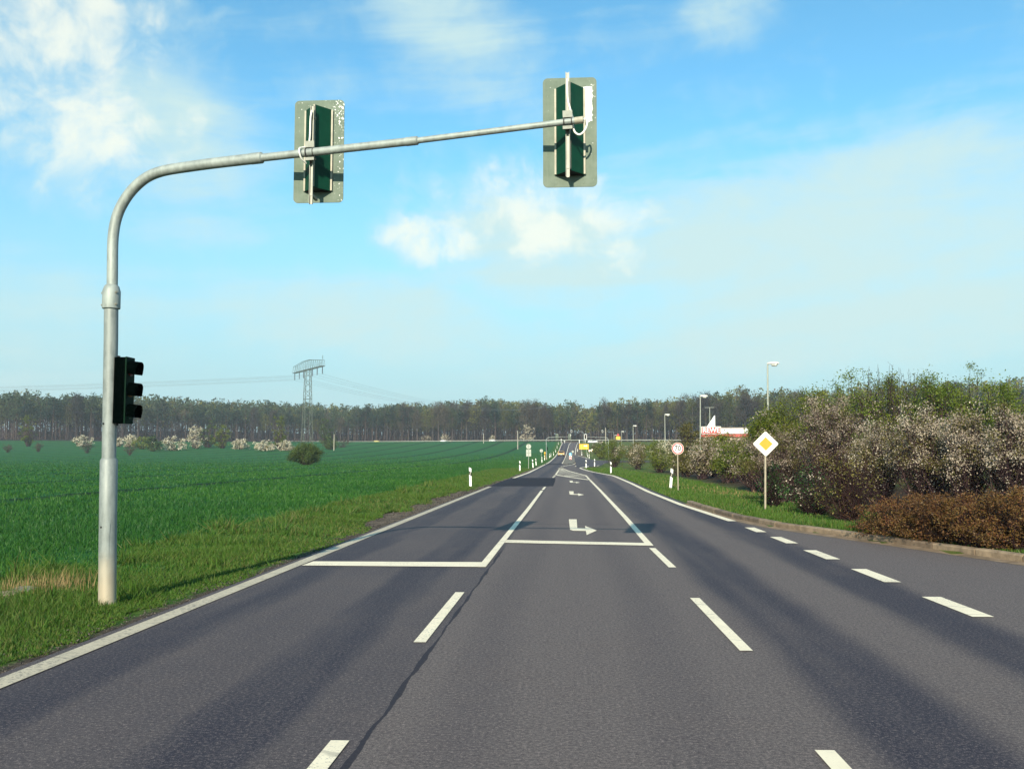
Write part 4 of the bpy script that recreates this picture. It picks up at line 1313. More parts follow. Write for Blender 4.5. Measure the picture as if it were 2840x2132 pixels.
# ------------------------------------------------------------------ shop beyond the hedge
yy = 178.0
a = P(1945.5, 1217, yy); b_ = P(2074, 1217, yy); t1 = P(1945, 1184, yy)
sh = thing('shop_building', 'low white and red shop with a rooftop sail and lettered sign beyond the hedge', 'shop', (a.x, yy, T(a.x, yy)), rad(-9))
W_ = b_.x - a.x; Hs = t1.z - T(a.x, yy)
mb = MB(); mb.box((W_ / 2 + .1, 6.2, (Hs - 1.9) / 2), (W_ - .2, 12, Hs - 1.9)); mb.build('wall', M['brick'], sh, smooth=0)
mb = MB(); mb.box((W_ / 2, 6.0, Hs - 1.05), (W_, 12.6, 1.7)); mb.build('fascia', M['roof_red'], sh, smooth=0)
mb = MB(); mb.box((W_ / 2, 6.0, Hs - .15), (W_ + .2, 12.9, .1)); mb.build('roof', M['concrete'], sh, smooth=0)
sw = W_ * .42
mb = MB(); mb.box((sw / 2, -.42, Hs - .62), (sw, .22, 1.40)); sb = mb.build('sign_box', M['signwhite'], sh, smooth=0)
mb = MB(); mb.box((sw / 2, -.54, Hs - .62), (sw - .16, .02, 1.24)); mb.build('sign_panel', M['red'], sb, smooth=0)
text_part('lettering', 'REWE', 1.32, M['signwhite'], sb, (sw / 2, -.556, Hs - .62), .004, .92, bold=.02)
mb = MB(); mb.box((sw + (W_ - sw) / 2 + .02, -.40, Hs - .78), (W_ - sw - .05, .15, 1.0)); fb = mb.build('white_fascia', M['signwhite'], sh, smooth=0)
rr_ = random.Random(3)
mb = MB(); x = sw + .5
while x < W_ - .8:
    l_ = rr_.uniform(.15, .5); mb.box((x + l_ / 2, -.478, Hs - .75 + rr_.uniform(-.08, .08)), (l_, .006, rr_.uniform(.05, .12))); x += l_ + rr_.uniform(.3, .8)
mb.build('faded_script', M['strip'], fb, smooth=0)
s0 = P(1958.5, 1184, yy).x - a.x; s1 = P(1983, 1184, yy).x - a.x; zt = P(1982, 1152, yy).z - T(a.x, yy)
mb = MB(); mb.prism([(s0, .6, Hs - .1), (s1, .6, Hs - .1), (s1, .6, zt), (s1 - .12, .6, zt)], (0, .35, 0)); mb.build('roof_sail', M['signwhite'], sh, smooth=0)
for k in range(4):
    mb = MB(); mb.box((1.2 + k * 2.4, .18, 1.3), (1.6, .05, 2.0)); wn = mb.build('window', M['glass_dark'], sh, smooth=0)

# broken slabs at the left edge
for sx, sy, w_, h_, rz, lab in ((14, 1660, .26, .07, 12, 'broken tan stone block at the left picture edge in the verge'), (66, 1645, .30, .07, -20, 'grey broken concrete slab in dry grass near the left edge')):
    g = G(sx, sy); mb = MB(); R_ = Matrix.Rotation(rad(rz), 3, 'Z') @ Matrix.Rotation(rad(8), 3, 'X')
    pts = [Vector((w_ * x, .2 * y, 0)) for x, y in ((-.5, -.4), (.1, -.55), (.5, -.3), (.45, .4), (-.1, .55), (-.55, .3))]
    mb.prism([R_ @ p + Vector((0, 0, .0)) for p in pts], R_ @ Vector((0.02, 0, h_)))
    o = mb.build('rubble_block', M['slab'] if sx < 40 else M['concrete'], None, smooth=0, bevel=.012); o.location = g
    tag(o, lab, 'rubble')

# ------------------------------------------------------------------ shrubs
def bush_geo(rng, rx, ry, h, ntip=70, per=110, size=.075, bl=.4, low=.15, twigs=10, spread=.22, stems=7, spiky=0, thin=1.0):
    """stems grow from the base to tips spread through a lumpy dome; leaves and blossom sit round the tips"""
    phi = rng.uniform(0, 2 * np.pi, ntip); t = rng.uniform(low, 1, ntip) ** .85
    Rt = np.where(t > .35, np.sqrt(np.clip(1 - ((t - .35) / .68) ** 2, .02, 1)), .8 + .2 * t / .35)
    ph = rng.uniform(0, 6, 4)
    lump = 1 + .16 * np.sin(2 * phi + ph[0]) + .14 * np.sin(3 * phi + ph[1] + 4 * t) + .10 * np.sin(5 * phi + ph[2])
    r = Rt * lump * rng.uniform(0, 1, ntip) ** .38
    tip = np.stack([rx * r * np.cos(phi), ry * r * np.sin(phi), h * t * (1 + .10 * np.sin(3 * phi + ph[3]))], 1)
    if spiky:
        k = rng.choice(ntip, spiky, replace=False); tip[k, 2] += h * rng.uniform(.08, .28, spiky) * (tip[k, 2] > .45 * h)
    sb = rng.normal(0, .16, (stems, 3)) * np.array([rx, ry, 0])
    st = sb[rng.integers(0, stems, ntip)]
    mid = st * .5 + tip * np.array([.5, .5, .45]) + rng.normal(0, .05, (ntip, 3)) * h
    mid[:, 2] = np.clip(mid[:, 2], .1, None)
    q1 = .25 * st + .5 * (.6 * st + .4 * mid) + .25 * mid; q1[:, 2] = mid[:, 2] * .5
    bs = max(.006, .013 * h / 3)
    S = [np_sticks(st, q1, bs * 1.7, bs * 1.3), np_sticks(q1, mid, bs * 1.3, bs), np_sticks(mid, tip, bs, bs * .4)]
    nt_ = ntip * twigs
    o = np.repeat(np.arange(ntip), twigs); f = rng.uniform(0, 1, nt_)[:, None]
    A = np.where(f < .5, q1[o] * (1 - 2 * f) + mid[o] * 2 * f, mid[o] * (2 - 2 * f) + tip[o] * (2 * f - 1))
    dirv = unit(unit(tip[o] - st[o]) * .8 + rng.normal(0, .6, (nt_, 3)) + np.array([0, 0, .25]))
    ln = rng.uniform(.12, .42, nt_)[:, None] * (h / 3) ** .6
    B = A + dirv * ln; B[:, 2] = np.clip(B[:, 2], .03, None)
    S.append(np_sticks(A, B, bs * .45, bs * .18))
    br = merge(S)
    # foliage follows the twigs and the tips
    nl = ntip * per
    dens = rng.uniform(.2, 1.5, ntip) ** 2.2
    oi = rng.choice(ntip, nl, p=dens / dens.sum())
    Cn = tip[oi] + rng.normal(0, spread, (nl, 3)) * np.array([1, 1, .8])
    w = rng.uniform(0, 1, nl) < .35
    tw = rng.integers(0, nt_, nl)
    Cn[w] = (A + (B - A) * rng.uniform(.4, 1.05, nt_)[:, None])[tw[w]] + rng.normal(0, .03, (w.sum(), 3))
    keep = (Cn[:, 2] > .04) & (Cn[:, 2] > h * low * rng.uniform(.3, 1.2, nl))
    Cn = Cn[keep]; oi = oi[keep]
    outv = unit(Cn * np.array([1, 1, .6]) + 1e-6)
    isb = (rng.uniform(0, 1, ntip) < bl * (np.clip(2.3 * t - .45, .12, 1.25) if bl < .8 else 1))[oi] & (rng.uniform(0, 1, len(Cn)) < .85)
    if thin < 1:
        kp_ = isb | (rng.uniform(0, 1, len(Cn)) < thin); Cn = Cn[kp_]; outv = outv[kp_]; isb = isb[kp_]
    lv = np_leaves(Cn[~isb], size, rng, out=outv[~isb])
    bv = np_leaves(Cn[isb], size * .9, rng, out=outv[isb], asp=.8) if isb.any() else None
    return br, lv, bv


def bush(name, label, cat, loc, rx, ry, h, leaf, blossom='blossom', seed=0, group=None, rz=None, bark='twig', **kw):
    rng = np.random.default_rng(seed)
    br, lv, bv = bush_geo(rng, rx, ry, h, **kw)
    t = thing(name, label, 'shrub' if cat is None else cat, loc, rng.uniform(0, 6.28) if rz is None else rz, group)
    link_mesh('branches', np_mesh('branches', *br, M[bark]), None, t)
    if len(lv[0]): link_mesh('leaves', np_mesh('leaves', *lv, M[leaf]), None, t)
    if bv is not None: link_mesh('blossom', np_mesh('blossom', *bv, M[blossom]), None, t)
    return t


def bpx(sx, sy, w, h):
    g = G(sx, sy); k = g.y / F
    return g, w / 2 * k, h * k


HEDGE = [
    # sx, base sy, width, height, leaf, bloom share, blossom material, label
    (1708, 1297, 78, 72, 'leaf_spring', .10, 'blossom', 'round green-topped bush at the corner of the side road, first in the hedge'),
    (1768, 1301, 72, 66, 'leaf_olive', .45, 'blossom', 'white-flecked brown bush just right of the corner bush'),
    (1832, 1310, 82, 78, 'leaf_spring', .06, 'blossom', 'low green bush directly left of the 70 sign'),
    (1905, 1322, 85, 76, 'leaf_olive', .12, 'blossom_pink', 'brown low bush directly behind the 70 sign'),
    (1958, 1328, 90, 120, 'leaf_olive', .65, 'blossom', 'cream-flowering bush just right of the 70 sign under the shop sign'),
    (2030, 1338, 125, 132, 'leaf_spring', .12, 'blossom', 'green-topped bush below the middle of the shop sign'),
    (1985, 1322, 115, 122, 'leaf_spring', .12, 'blossom', 'low green bush directly under the lettered end of the shop sign'),
    (2062, 1330, 110, 126, 'leaf_olive', .2, 'blossom', 'olive bush under the right end of the shop sign'),
    (2102, 1362, 130, 140, 'leaf_olive', .30, 'blossom_pink', 'dusky bush left of the white diamond sign post'),
    (2185, 1392, 190, 225, 'leaf_olive', .40, 'blossom_pink', 'dark blackthorn right behind the white diamond sign'),
    (2330, 1402, 240, 308, 'leaf_olive', .50, 'blossom_pink', 'tall dusky-flowered blackthorn right of the white diamond sign'),
    (2462, 1412, 200, 252, 'leaf_olive', .40, 'blossom', 'olive and cream blackthorn in the middle of the big hedge'),
    (2595, 1420, 240, 306, 'leaf_olive', .46, 'blossom', 'cream-flowering blackthorn above the left end of the russet shrubs'),
    (2715, 1424, 220, 290, 'leaf_olive', .55, 'blossom', 'pale flowering blackthorn above the middle of the russet shrubs'),
    (2840, 1428, 230, 312, 'leaf_olive', .55, 'blossom', 'pale flowering blackthorn cut by the right picture edge'),
]
for i, (sx, sy, w, h, lf, bl, bm_, lab) in enumerate(HEDGE):
    g, r, hh = bpx(sx, sy, w, h)
    near = g.y < 45
    bush('flowering_bush' if bl > .25 else 'green_bush', lab, 'bush', (g.x, g.y + r * .5, T(g.x, g.y + r * .5) - .05), r * .98, r * .9, hh * .9, lf, bm_, seed=100 + i, group='bushes of the right hedge', thin=.5 if near and bl > .25 else 1.0,
         ntip=115 if near else 70, per=190 if near else 70, size=.046 if near else .11, bl=bl, low=.38 if near else .22, twigs=34 if near else 12, spread=.125 if near else .22)
# bare dark undergrowth in front of the big bushes
for i, (sx, sy, w, h, lf, lab) in enumerate([(2150, 1404, 120, 110, 'leaf_deep', 'dark bare bramble at the foot of the hedge behind the diamond sign post'), (2260, 1425, 160, 120, 'leaf_deep', 'dark leafy bramble at the hedge foot right of the diamond sign'),
                                            (2370, 1446, 150, 190, 'leaf_olive', 'brown twiggy bush with thin stems at the left end of the russet shrubs')]):
    g, r, hh = bpx(sx, sy, w, h)
    bush('bramble_bush', lab, 'bush', (g.x, g.y + .25, T(g.x, g.y + .25) - .05), r, r * .7, hh, lf, bark='twig_dark', seed=200 + i, group='bushes of the right hedge', ntip=90, per=16, size=.06, bl=.04, low=.15, twigs=34, spread=.12)
# green bushes and young trees behind
BACK = [(2118, 44, 90, 1165, 'leaf_spring', 'green bush behind the lamp post foot, left of the tallest lamp'), (2165, 48, 150, 1132, 'leaf_spring', 'green bush around the foot of the tallest lamp'),
        (2262, 47, 200, 1100, 'leaf_spring', 'green bush topping the hedge right of the tallest lamp'), (2370, 46, 210, 1082, 'leaf_fresh', 'fresh green bush on the hedge skyline left of the bare twigs'),
        (2490, 47, 220, 1068, 'leaf_spring', 'bush on the hedge skyline below the tall bare twigs'), (2610, 44, 210, 1066, 'leaf_fresh', 'fresh green bush on the hedge skyline right of the bare twigs'),
        (2790, 40, 200, 1092, 'leaf_fresh', 'green bush on the hedge skyline at the right edge')]
for i, (sx, yy, w, st, lf, lab) in enumerate(BACK):
    q = P(sx, 1300, yy); zt = P(sx, st, yy).z; zb = T(q.x, yy); r = w / 2 * yy / F
    bush('green_bush', lab, 'bush', (q.x, yy, zb), r * 1.15, r, zt - zb, lf, 'blossom', seed=300 + i, group='green bushes behind the hedge', ntip=120, per=95, size=.095, bl=.03, low=.3, twigs=14, spread=.24, spiky=5)
for sx, yy, st, w, lab, sd, npi in ((2700, 42, 1012, 150, 'spiky young green tree rising highest above the right hedge', 331, 26), (2790, 37, 1062, 80, 'small spiky sapling right of the young green tree', 332, 12)):
    q = P(sx, 1300, yy); zt = P(sx, st, yy).z; zb = T(q.x, yy); r = w / 2 * yy / F
    bush('young_tree', lab, 'tree', (q.x, yy, zb), r, r * .8, (zt - zb) * .76, 'leaf_fresh', seed=sd, ntip=70, per=80, size=.085, bl=0, low=.45, twigs=9, spread=.13, stems=3, spiky=npi, bark='bark')
# bare shoots on the skyline
q = P(2480, 1300, 46.5)
rng = np.random.default_rng(5); n = 26
A = np.stack([rng.uniform(-1.3, 1.3, n), rng.uniform(-.4, .4, n), np.full(n, 3.9)], 1)
B = A + np.stack([rng.normal(0, .12, n), rng.normal(0, .1, n), rng.uniform(.8, 1.75, n)], 1)
o_ = rng.integers(0, n, 60); f_ = rng.uniform(.4, .95, (60, 1)); A2 = A[o_] + (B - A)[o_] * f_
B2 = A2 + np.stack([rng.normal(0, .14, 60), rng.normal(0, .1, 60), rng.uniform(.1, .35, 60)], 1)
t = thing('bare_shrub', 'clump of tall bare twigs standing up on the hedge skyline', 'shrub', (q.x, 46.5, T(q.x, 46.5)))
base_ = np.stack([A[:, 0] * .35, A[:, 1] * .3, np.zeros(n)], 1)
link_mesh('branches', np_mesh('branches', *merge([np_sticks(base_, A, .022, .016), np_sticks(A, B, .016, .006), np_sticks(A2, B2, .007, .004)]), M['bark']), None, t)
# russet low shrubs on the bank
for i, (sx, sy, w, h, lab) in enumerate([(2455, 1484, 170, 92, 'leftmost low russet shrub behind the kerb, beside the grass'), (2545, 1499, 200, 120, 'second russet shrub from the left behind the kerb'), (2645, 1510, 220, 138, 'middle russet shrub behind the kerb'),
                                         (2750, 1519, 230, 150, 'fourth russet shrub behind the kerb, near the right edge'), (2860, 1528, 230, 165, 'russet shrub behind the kerb cut by the right picture edge')]):
    g, r, hh = bpx(sx, sy, w, h)
    bush('russet_shrub', lab, 'shrub', (g.x + .1, g.y + r * .55, T(g.x, g.y + r * .5) - .06), r * 1.15, r * 1.05, hh * .95, 'cotone', bark='twig_dark', seed=400 + i, group='russet shrubs behind the kerb', ntip=130, per=62, size=.040, bl=0, low=.05, twigs=16, spread=.055, stems=12)
for i, (sx, yy, w, st) in enumerate(((2560, 20.4, 260, 1378), (2720, 19.4, 260, 1372), (2860, 18.6, 240, 1366))):
    q = P(sx, 1400, yy); zb = T(q.x, yy); r = w / 2 * yy / F
    bush('russet_shrub', ('russet shrub in the rear row, under the cream blackthorn', 'russet shrub in the rear row, under the pale blackthorn', 'russet shrub in the rear row at the right edge')[i], 'shrub', (q.x, yy, zb - .05), r * 1.1, r * .8, P(sx, st, yy).z - zb, 'cotone', bark='twig_dark', seed=420 + i, group='russet shrubs behind the kerb', ntip=130, per=62, size=.042, bl=0, low=.1, twigs=16, spread=.06, stems=12)
# field bush in front of the pylon
g, r, hh = bpx(848, 1289, 104, 58)
bush('field_bush', 'round dark olive bush standing alone in the crop before the pylon', 'bush', (g.x, g.y, g.z - .05), r, r * .9, hh * .92, 'leaf_far', seed=500, ntip=150, per=130, size=.17, bl=0, low=.16, twigs=12, spread=.30, stems=9)
# weeds by the kerb
for i, (sx, sy, w, h, lab) in enumerate([(2420, 1482, 60, 22, 'bluish weed clump on the kerb left of the russet shrubs'), (2500, 1494, 70, 20, 'bluish weed clump with small leaves below the russet shrubs')]):
    g, r, hh = bpx(sx, sy, w, h)
    bush('weed_clump', lab, 'weed', (g.x, g.y, g.z - .02), r, r * .6, max(hh, .12), 'leaf_fresh', seed=520 + i, ntip=40, per=22, size=.05, bl=0, low=.05, twigs=2, spread=.05)

# far shrubs at the field edge (prototypes copied)
def far_bush(kind, label, sx, sy, w, h, group, seed, yy=None):
    g = G(sx, sy)
    if yy: q = P(sx, sy, yy); g = Vector((q.x, yy, T(q.x, yy)))
    k = g.y / F
    lf, bl, bm_ = {'white': ('leaf_olive', .93, 'blossom_far'), 'green': ('leaf_far', 0, 'blossom'), 'spring': ('leaf_spring', 0, 'blossom'), 'grey': ('bare_crown', 0, 'blossom_pink')}[kind]
    return bush({'white': 'flowering_bush', 'green': 'green_bush', 'spring': 'green_bush', 'grey': 'grey_bush'}[kind], label, 'bush', (g.x, g.y, g.z - .1), w / 2 * k, w / 2.6 * k, h * k, lf, bm_, seed=seed, group=group, ntip=55, per=32 if kind != 'grey' else 9, size=.5 if kind != 'grey' else .32, bl=bl, low=.08 if kind != 'grey' else .4, twigs=4, spread=.40)


for i, a in enumerate([
    ('white', 'pale yellowish flowering bush left of the near mast pole at the field edge', 230, 1238, 68, 30),
    ('white', 'small white flowering bush just right of the near mast pole', 360, 1240, 36, 34),
    ('spring', 'low green bush with white bush before the wood, right of the near mast pole', 395, 1245, 70, 32),
    ('green', 'dark green rounded bush left of the long white flowering bush', 424, 1251, 52, 40),
    ('white', 'long low white flowering bush before the round white tree', 480, 1249, 96, 36),
    ('white', 'round cream flowering tree, tallest of the blossom at the field edge', 541, 1244, 64, 60),
    ('spring', 'tall rounded green bush right of the round cream tree', 616, 1243, 64, 62),
    ('green', 'green bush behind the round cream tree', 580, 1240, 70, 74),
    ('white', 'white flowering bush midway between the round cream tree and the pylon', 667, 1246, 70, 27),
    ('white', 'white flowering bush left of the pylon foot', 734, 1250, 70, 27),
    ('white', 'small white flowering bush just left of the field bush', 792, 1250, 44, 26),
    ('green', 'low green bush right of the pylon foot', 916, 1247, 40, 30),
    ('grey', 'grey thorn bush right of the wooden pole', 950, 1240, 60, 24),
    ('white', 'white bush behind the white field-edge bush, under a tall green crown at left', 332, 1238, 30, 22),
    ('spring', 'light green young tree standing before the wood at far left', 78, 1238, 44, 92),
    ('spring', 'light green leafy tree before the wood just left of the pylon', 775, 1246, 52, 88),
    ('green', 'round green tree before the wood just right of the pylon', 905, 1240, 60, 76),
    ('grey', 'rounded grey sapling in the field left of the near mast pole', 107, 1253, 30, 24),
    ('grey', 'thin grey sapling at the left edge of the field', 22, 1254, 26, 20),
    ('grey', 'sparse grey sapling right beside the near mast pole', 358, 1262, 34, 30),
    ('grey', 'sparse sapling just left of the near mast pole', 243, 1256, 34, 30),
]):
    kind, lab, sx, sy, w, h = a
    far_bush(kind, lab, sx, sy, w, h, 'shrubs at the field edge', 600 + i)
for i, (sx, w, h, kind, yy, lab) in enumerate([(990, 60, 22, 'white', 640, 'pale bush behind the cross road left of the pale yellow car'), (1010, 50, 16, 'grey', 640, 'grey bush behind the cross road above the pale yellow car'), (1180, 34, 18, 'white', 575, 'pale bush behind the cross road left of the middle white car'),
                                    (1232, 34, 20, 'white', 565, 'pale bush behind the middle white car'), (1366, 22, 16, 'white', 540, 'pale bush behind the white car nearest the tall field pole'), (1460, 44, 44, 'white', 520, 'small white-flowering tree at the forest edge above the double-panel sign'), (1420, 30, 20, 'grey', 520, 'grey bush at the forest edge left of the tall field pole')]):
    far_bush(kind, lab, sx, 1228, w, h, 'shrubs behind the cross road', 640 + i, yy)
# white-flowering bush behind the 70 sign
q = P(1848, 1270, 128); hh = P(1848, 1226, 128).z - T(q.x, 128)
bush('flowering_bush', 'bright white flowering bush behind the 70 sign at the lamp foot', 'bush', (q.x, 128, T(q.x, 128)), 2.3, 1.6, hh, 'leaf_olive', 'blossom_far', seed=660, ntip=70, per=60, size=.18, bl=.9, low=.2, twigs=6, spread=.25)
q = P(1905, 1290, 118); hh = P(1905, 1181, 118).z - T(q.x, 118)
bush('green_bush', 'large green bush left of the lamp beside the shop sign', 'bush', (q.x, 118, T(q.x, 118)), 2.2, 1.6, hh, 'leaf_olive', seed=661, ntip=80, per=60, size=.2, bl=0, low=.2, twigs=6, spread=.28)
# bushes right of the far road, behind the side road
for i, (sx, sy, w, h, lf, lab, yy) in enumerate([(1668, 1268, 60, 40, 'leaf_spring', 'green bush beyond the side road, right of the far diamond sign', 225), (1705, 1262, 60, 45, 'leaf_spring', 'green bush beyond the side road under the tiny lamps', 235), (1655, 1256, 40, 24, 'leaf_olive', 'brownish bush behind the far diamond sign', 290),
                                     (1760, 1265, 90, 40, 'leaf_olive', 'brownish bush behind the corner bush, left of the third lamp', 200), (1825, 1265, 90, 38, 'leaf_spring', 'green bush around the foot of the third lamp', 175)]):
    q = P(sx, sy, yy); k = yy / F
    bush('green_bush', lab, 'bush', (q.x, yy, T(q.x, yy) - .05), w / 2 * k, w / 2.6 * k, P(sx, sy - h, yy).z - T(q.x, yy), lf, seed=670 + i, group='bushes beyond the side road', ntip=70, per=50, size=.24, bl=.03, low=.12, twigs=5, spread=.3)

# ------------------------------------------------------------------ woodland
def tree_geo(rng, kind, h):
    hb = h * {'pine': .56, 'bare': .34, 'bud': .34}[kind]
    rc = h * {'pine': .15, 'bare': .16, 'bud': .17}[kind]
    bend = rng.normal(0, .25, 2)
    tr = .011 * h
    zz = np.linspace(0, h * .93, 7); pts = np.stack([bend[0] * (zz / h) ** 2, bend[1] * (zz / h) ** 2, zz], 1)
    rr_ = tr * (1 - .85 * zz / h)
    S = [np_sticks(pts[:-1], pts[1:], rr_[:-1], rr_[1:], 6)]
    nb = {'pine': 16, 'bare': 30, 'bud': 26}[kind]
    z0 = rng.uniform(hb, h * .9, nb); ph = rng.uniform(0, 6.28, nb)
    u_ = (z0 - hb) / (h - hb)
    le = rc * np.clip(1.15 - .75 * u_, .3, 1) * rng.uniform(.6, 1.1, nb)
    A = np.stack([bend[0] * (z0 / h) ** 2, bend[1] * (z0 / h) ** 2, z0], 1)
    rise = {'pine': .25, 'bare': 1.0, 'bud': .9}[kind]
    B = A + np.stack([np.cos(ph) * le, np.sin(ph) * le, le * rise * rng.uniform(.5, 1.2, nb)], 1)
    B[:, 2] = np.minimum(B[:, 2], h)
    S.append(np_sticks(A, B, tr * .30, tr * .1, 3))
    wood = merge(S)
    cl = np.concatenate([B, A + (B - A) * .6, pts[-1:] + rng.normal(0, .5, (3, 3))])
    if kind == 'pine':
        n = len(cl) * 16
        C = cl[rng.integers(0, len(cl), n)] + rng.normal(0, 1, (n, 3)) * np.array([.75, .75, .38]); size = .62
        lv = np_leaves(C, size, rng, up=.6)
    elif kind == 'bud':
        n = len(cl) * 15
        C = cl[rng.integers(0, len(cl), n)] + rng.normal(0, 1, (n, 3)) * np.array([.8, .8, .7]); size = .52
        lv = np_leaves(C, size, rng, up=.3)
    else:
        n = len(cl) * 12
        C = cl[rng.integers(0, len(cl), n)] + rng.normal(0, .6, (n, 3))
        d = unit(rng.normal(0, .5, (n, 3)) + np.array([0, 0, .9]) + unit(C * np.array([1, 1, 0]) + 1e-6) * .6)
        lv = np_sticks(C, C + d * rng.uniform(.6, 1.5, n)[:, None], .05, .02, 3)
        m2 = len(cl) * 9
        C2 = cl[rng.integers(0, len(cl), m2)] + rng.normal(0, .8, (m2, 3))
        lv = merge([lv, np_leaves(C2, .5, rng)])
    return wood, lv


KM = {'pine': ('bark_pine', 'pine_leaf', 'pine_tree'), 'bare': ('bark', 'bare_crown', 'bare_tree'), 'bud': ('bark_pale', 'bud_leaf', 'budding_tree')}
PROT = {}
for kind in KM:
    PROT[kind] = []
    for v in range(5):
        rng = np.random.default_rng(900 + v * 7 + len(kind) * 31)
        w_, l_ = tree_geo(rng, kind, 20.0)
        bk = KM[kind][0] if v % 2 else {'pine': 'bark_pine', 'bare': 'bark_pale', 'bud': 'bark'}[kind]
        PROT[kind].append((np_mesh('trunk', *w_, M[bk]), np_mesh('crown', *l_, M[KM[kind][1]])))

EDGE = [(-420, 452), (-330, 462), (-260, 500), (-205, 560), (-140, 580), (-60, 548), (-12, 520), (12, 486), (40, 478), (90, 446), (150, 415), (230, 392), (330, 380)]
EX = np.array([e[0] for e in EDGE]); EYv = np.array([e[1] for e in EDGE])
rng = np.random.default_rng(77)


def pick(x):
    # mostly pines on the left, mixed in the middle, budding broadleaves on the right
    p = rng.uniform()
    if x < -110: return 'pine' if p < .66 else ('bare' if p < .86 else 'bud')
    if x < 5: return 'pine' if p < .36 else ('bare' if p < .72 else 'bud')
    return 'pine' if p < .16 else ('bare' if p < .52 else 'bud')


SECT = (('left', -1e9, -110, 'left of the pylon'), ('middle', -110, 5, 'between pylon and road end'), ('right', 5, 1e9, 'right of the road end'))
DESC = {'pine': 'dark pine with bare lower trunk in the wood ', 'bare': 'bare brownish tree in the wood ', 'bud': 'budding olive-green tree in the wood '}


def height_at(x):
    return float(np.interp(x, [-420, -290, -233, -171, -149, -80, 0, 8, 39, 81, 138, 330], [24, 24, 23.5, 21.5, 20.5, 25, 22.5, 18.7, 23, 23.5, 21.5, 17])) * rng.uniform(.78, 1.09) * (1 + .05 * math.sin(x * .09) + .035 * math.sin(x * .23 + 1))


cand = []
for row in range(3):
    x = -405.0
    while x < 320:
        # only what the view can reach
        y = float(np.interp(x, EX, EYv)) + row * 5.5 + rng.uniform(-2, 2)
        lim_l, lim_r = -.64 * y, .56 * y
        if lim_l < x < lim_r and not (-4.5 < x - (y - 430) * .02 < 9.5 and row < 9):
            cand.append((x, y))
        x += rng.uniform(2.6, 7.2) * (1.0 if row == 0 else 1.25)
cand = cand[:290]
for x, y in cand:
    kind = pick(x); me_t, me_c = PROT[kind][rng.integers(0, 5)]
    h = height_at(x) * (.94 if kind == 'bud' else 1)
    sec = next(s_ for s_ in SECT if s_[1] <= x < s_[2])
    t = thing(KM[kind][2], DESC[kind] + sec[3], 'tree', (x, y, T(x, y) - .1), rng.uniform(0, 6.28), {'pine': 'dark pines', 'bare': 'bare trees', 'bud': 'budding trees'}[kind] + ' at the forest edge, ' + sec[3])
    s_ = h / 20; t.scale = (s_ * rng.uniform(.9, 1.25), s_ * rng.uniform(.9, 1.25), s_)
    link_mesh('trunk', me_t, None, t); link_mesh('crown', me_c, None, t)

# the wood behind reads as one mass
vsA, fsA, msA, off = [], [], [], 0
mats = [M['bark'], M['bark_pine'], M['bark_pale'], M['pine_leaf'], M['bare_crown'], M['bud_leaf'], M['twig']]
nbk = 0
for row in list(range(3, 17)) + list(range(18, 60, 3)):
    x = -420.0
    while x < 330:
        y = float(np.interp(x, EX, EYv)) + row * 5.2 + rng.uniform(-2.5, 2.5)
        if -.66 * y < x < .58 * y and not (-3 < x - (y - 430) * .02 < 8 and row < 9):
            kind = pick(x); h = height_at(x) * (1 if row < 8 else 1.05); nbk += 1
            zb = T(x, y); b0_ = np.array([[x, y, zb]])
            tr = np_sticks(b0_, b0_ + np.array([[rng.normal(0, .4), 0, h * .9]]), .2, .06, 4)
            nl = 110 if row < 8 else 60
            hb = h * {'pine': .56, 'bare': .36, 'bud': .34}[kind]
            u_ = rng.uniform(0, 1, nl); rc = h * .17 * np.clip(1.15 - .8 * u_, .25, 1); a_ = rng.uniform(0, 6.28, nl); q_ = rng.uniform(0, 1, nl) ** .5
            C = np.stack([x + rc * q_ * np.cos(a_), y + rc * q_ * np.sin(a_), zb + hb + (h - hb) * u_], 1)
            lv = np_leaves(C, (1.05 if kind != 'bare' else .9) * (1 if row < 8 else 1.5), rng, asp=.6 if kind != 'bare' else .35)
            for (v, f), mi in ((tr, {'pine': 1, 'bare': 0, 'bud': 2}[kind]), (lv, {'pine': 3, 'bare': 4, 'bud': 5}[kind])):
                vsA.append(v); fsA.append(f + off); msA.append(np.full(len(f), mi)); off += len(v)
        x += rng.uniform(2.4, 6.2)
# twiggy undergrowth under the first rows
nu = 42000
xs = rng.uniform(-400, 320, nu); ys = np.interp(xs, EX, EYv) + rng.uniform(-3, 60, nu)
ok = (xs > -.66 * ys) & (xs < .58 * ys) & ~((xs - (ys - 430) * .02 > -3) & (xs - (ys - 430) * .02 < 8))
xs, ys = xs[ok], ys[ok]
clump = .5 + .5 * np.sin(xs * .21) * np.sin(xs * .083 + 1.3) + rng.uniform(-.2, .4, len(xs))
C = np.stack([xs, ys, terrain(xs, ys) + rng.uniform(0, 1, len(xs)) ** 1.4 * (2.0 + 7.5 * np.clip(clump, 0, 1.2))], 1)
v, f = np_leaves(C, .8, rng, asp=.3); vsA.append(v); fsA.append(f + off); msA.append(np.where(rng.uniform(0, 1, len(f)) < .12, 5, 6)); off += len(v)
nu = 30000
xs = rng.uniform(-620, 520, nu); ys = np.interp(xs, EX, EYv) + rng.uniform(45, 260, nu)
ok = (xs > -.66 * ys) & (xs < .60 * ys)
xs, ys = xs[ok], ys[ok]
C = np.stack([xs, ys, terrain(xs, ys) + rng.uniform(0, 13, len(xs))], 1)
v, f = np_leaves(C, 2.2, rng, asp=.4); vsA.append(v); fsA.append(f + off); msA.append(np.where(rng.uniform(0, 1, len(f)) < .2, 4, 6)); off += len(v)
wood = link_mesh('woodland', np_mesh('woodland', np.concatenate(vsA), np.concatenate(fsA), mats, np.concatenate(msA)), None)
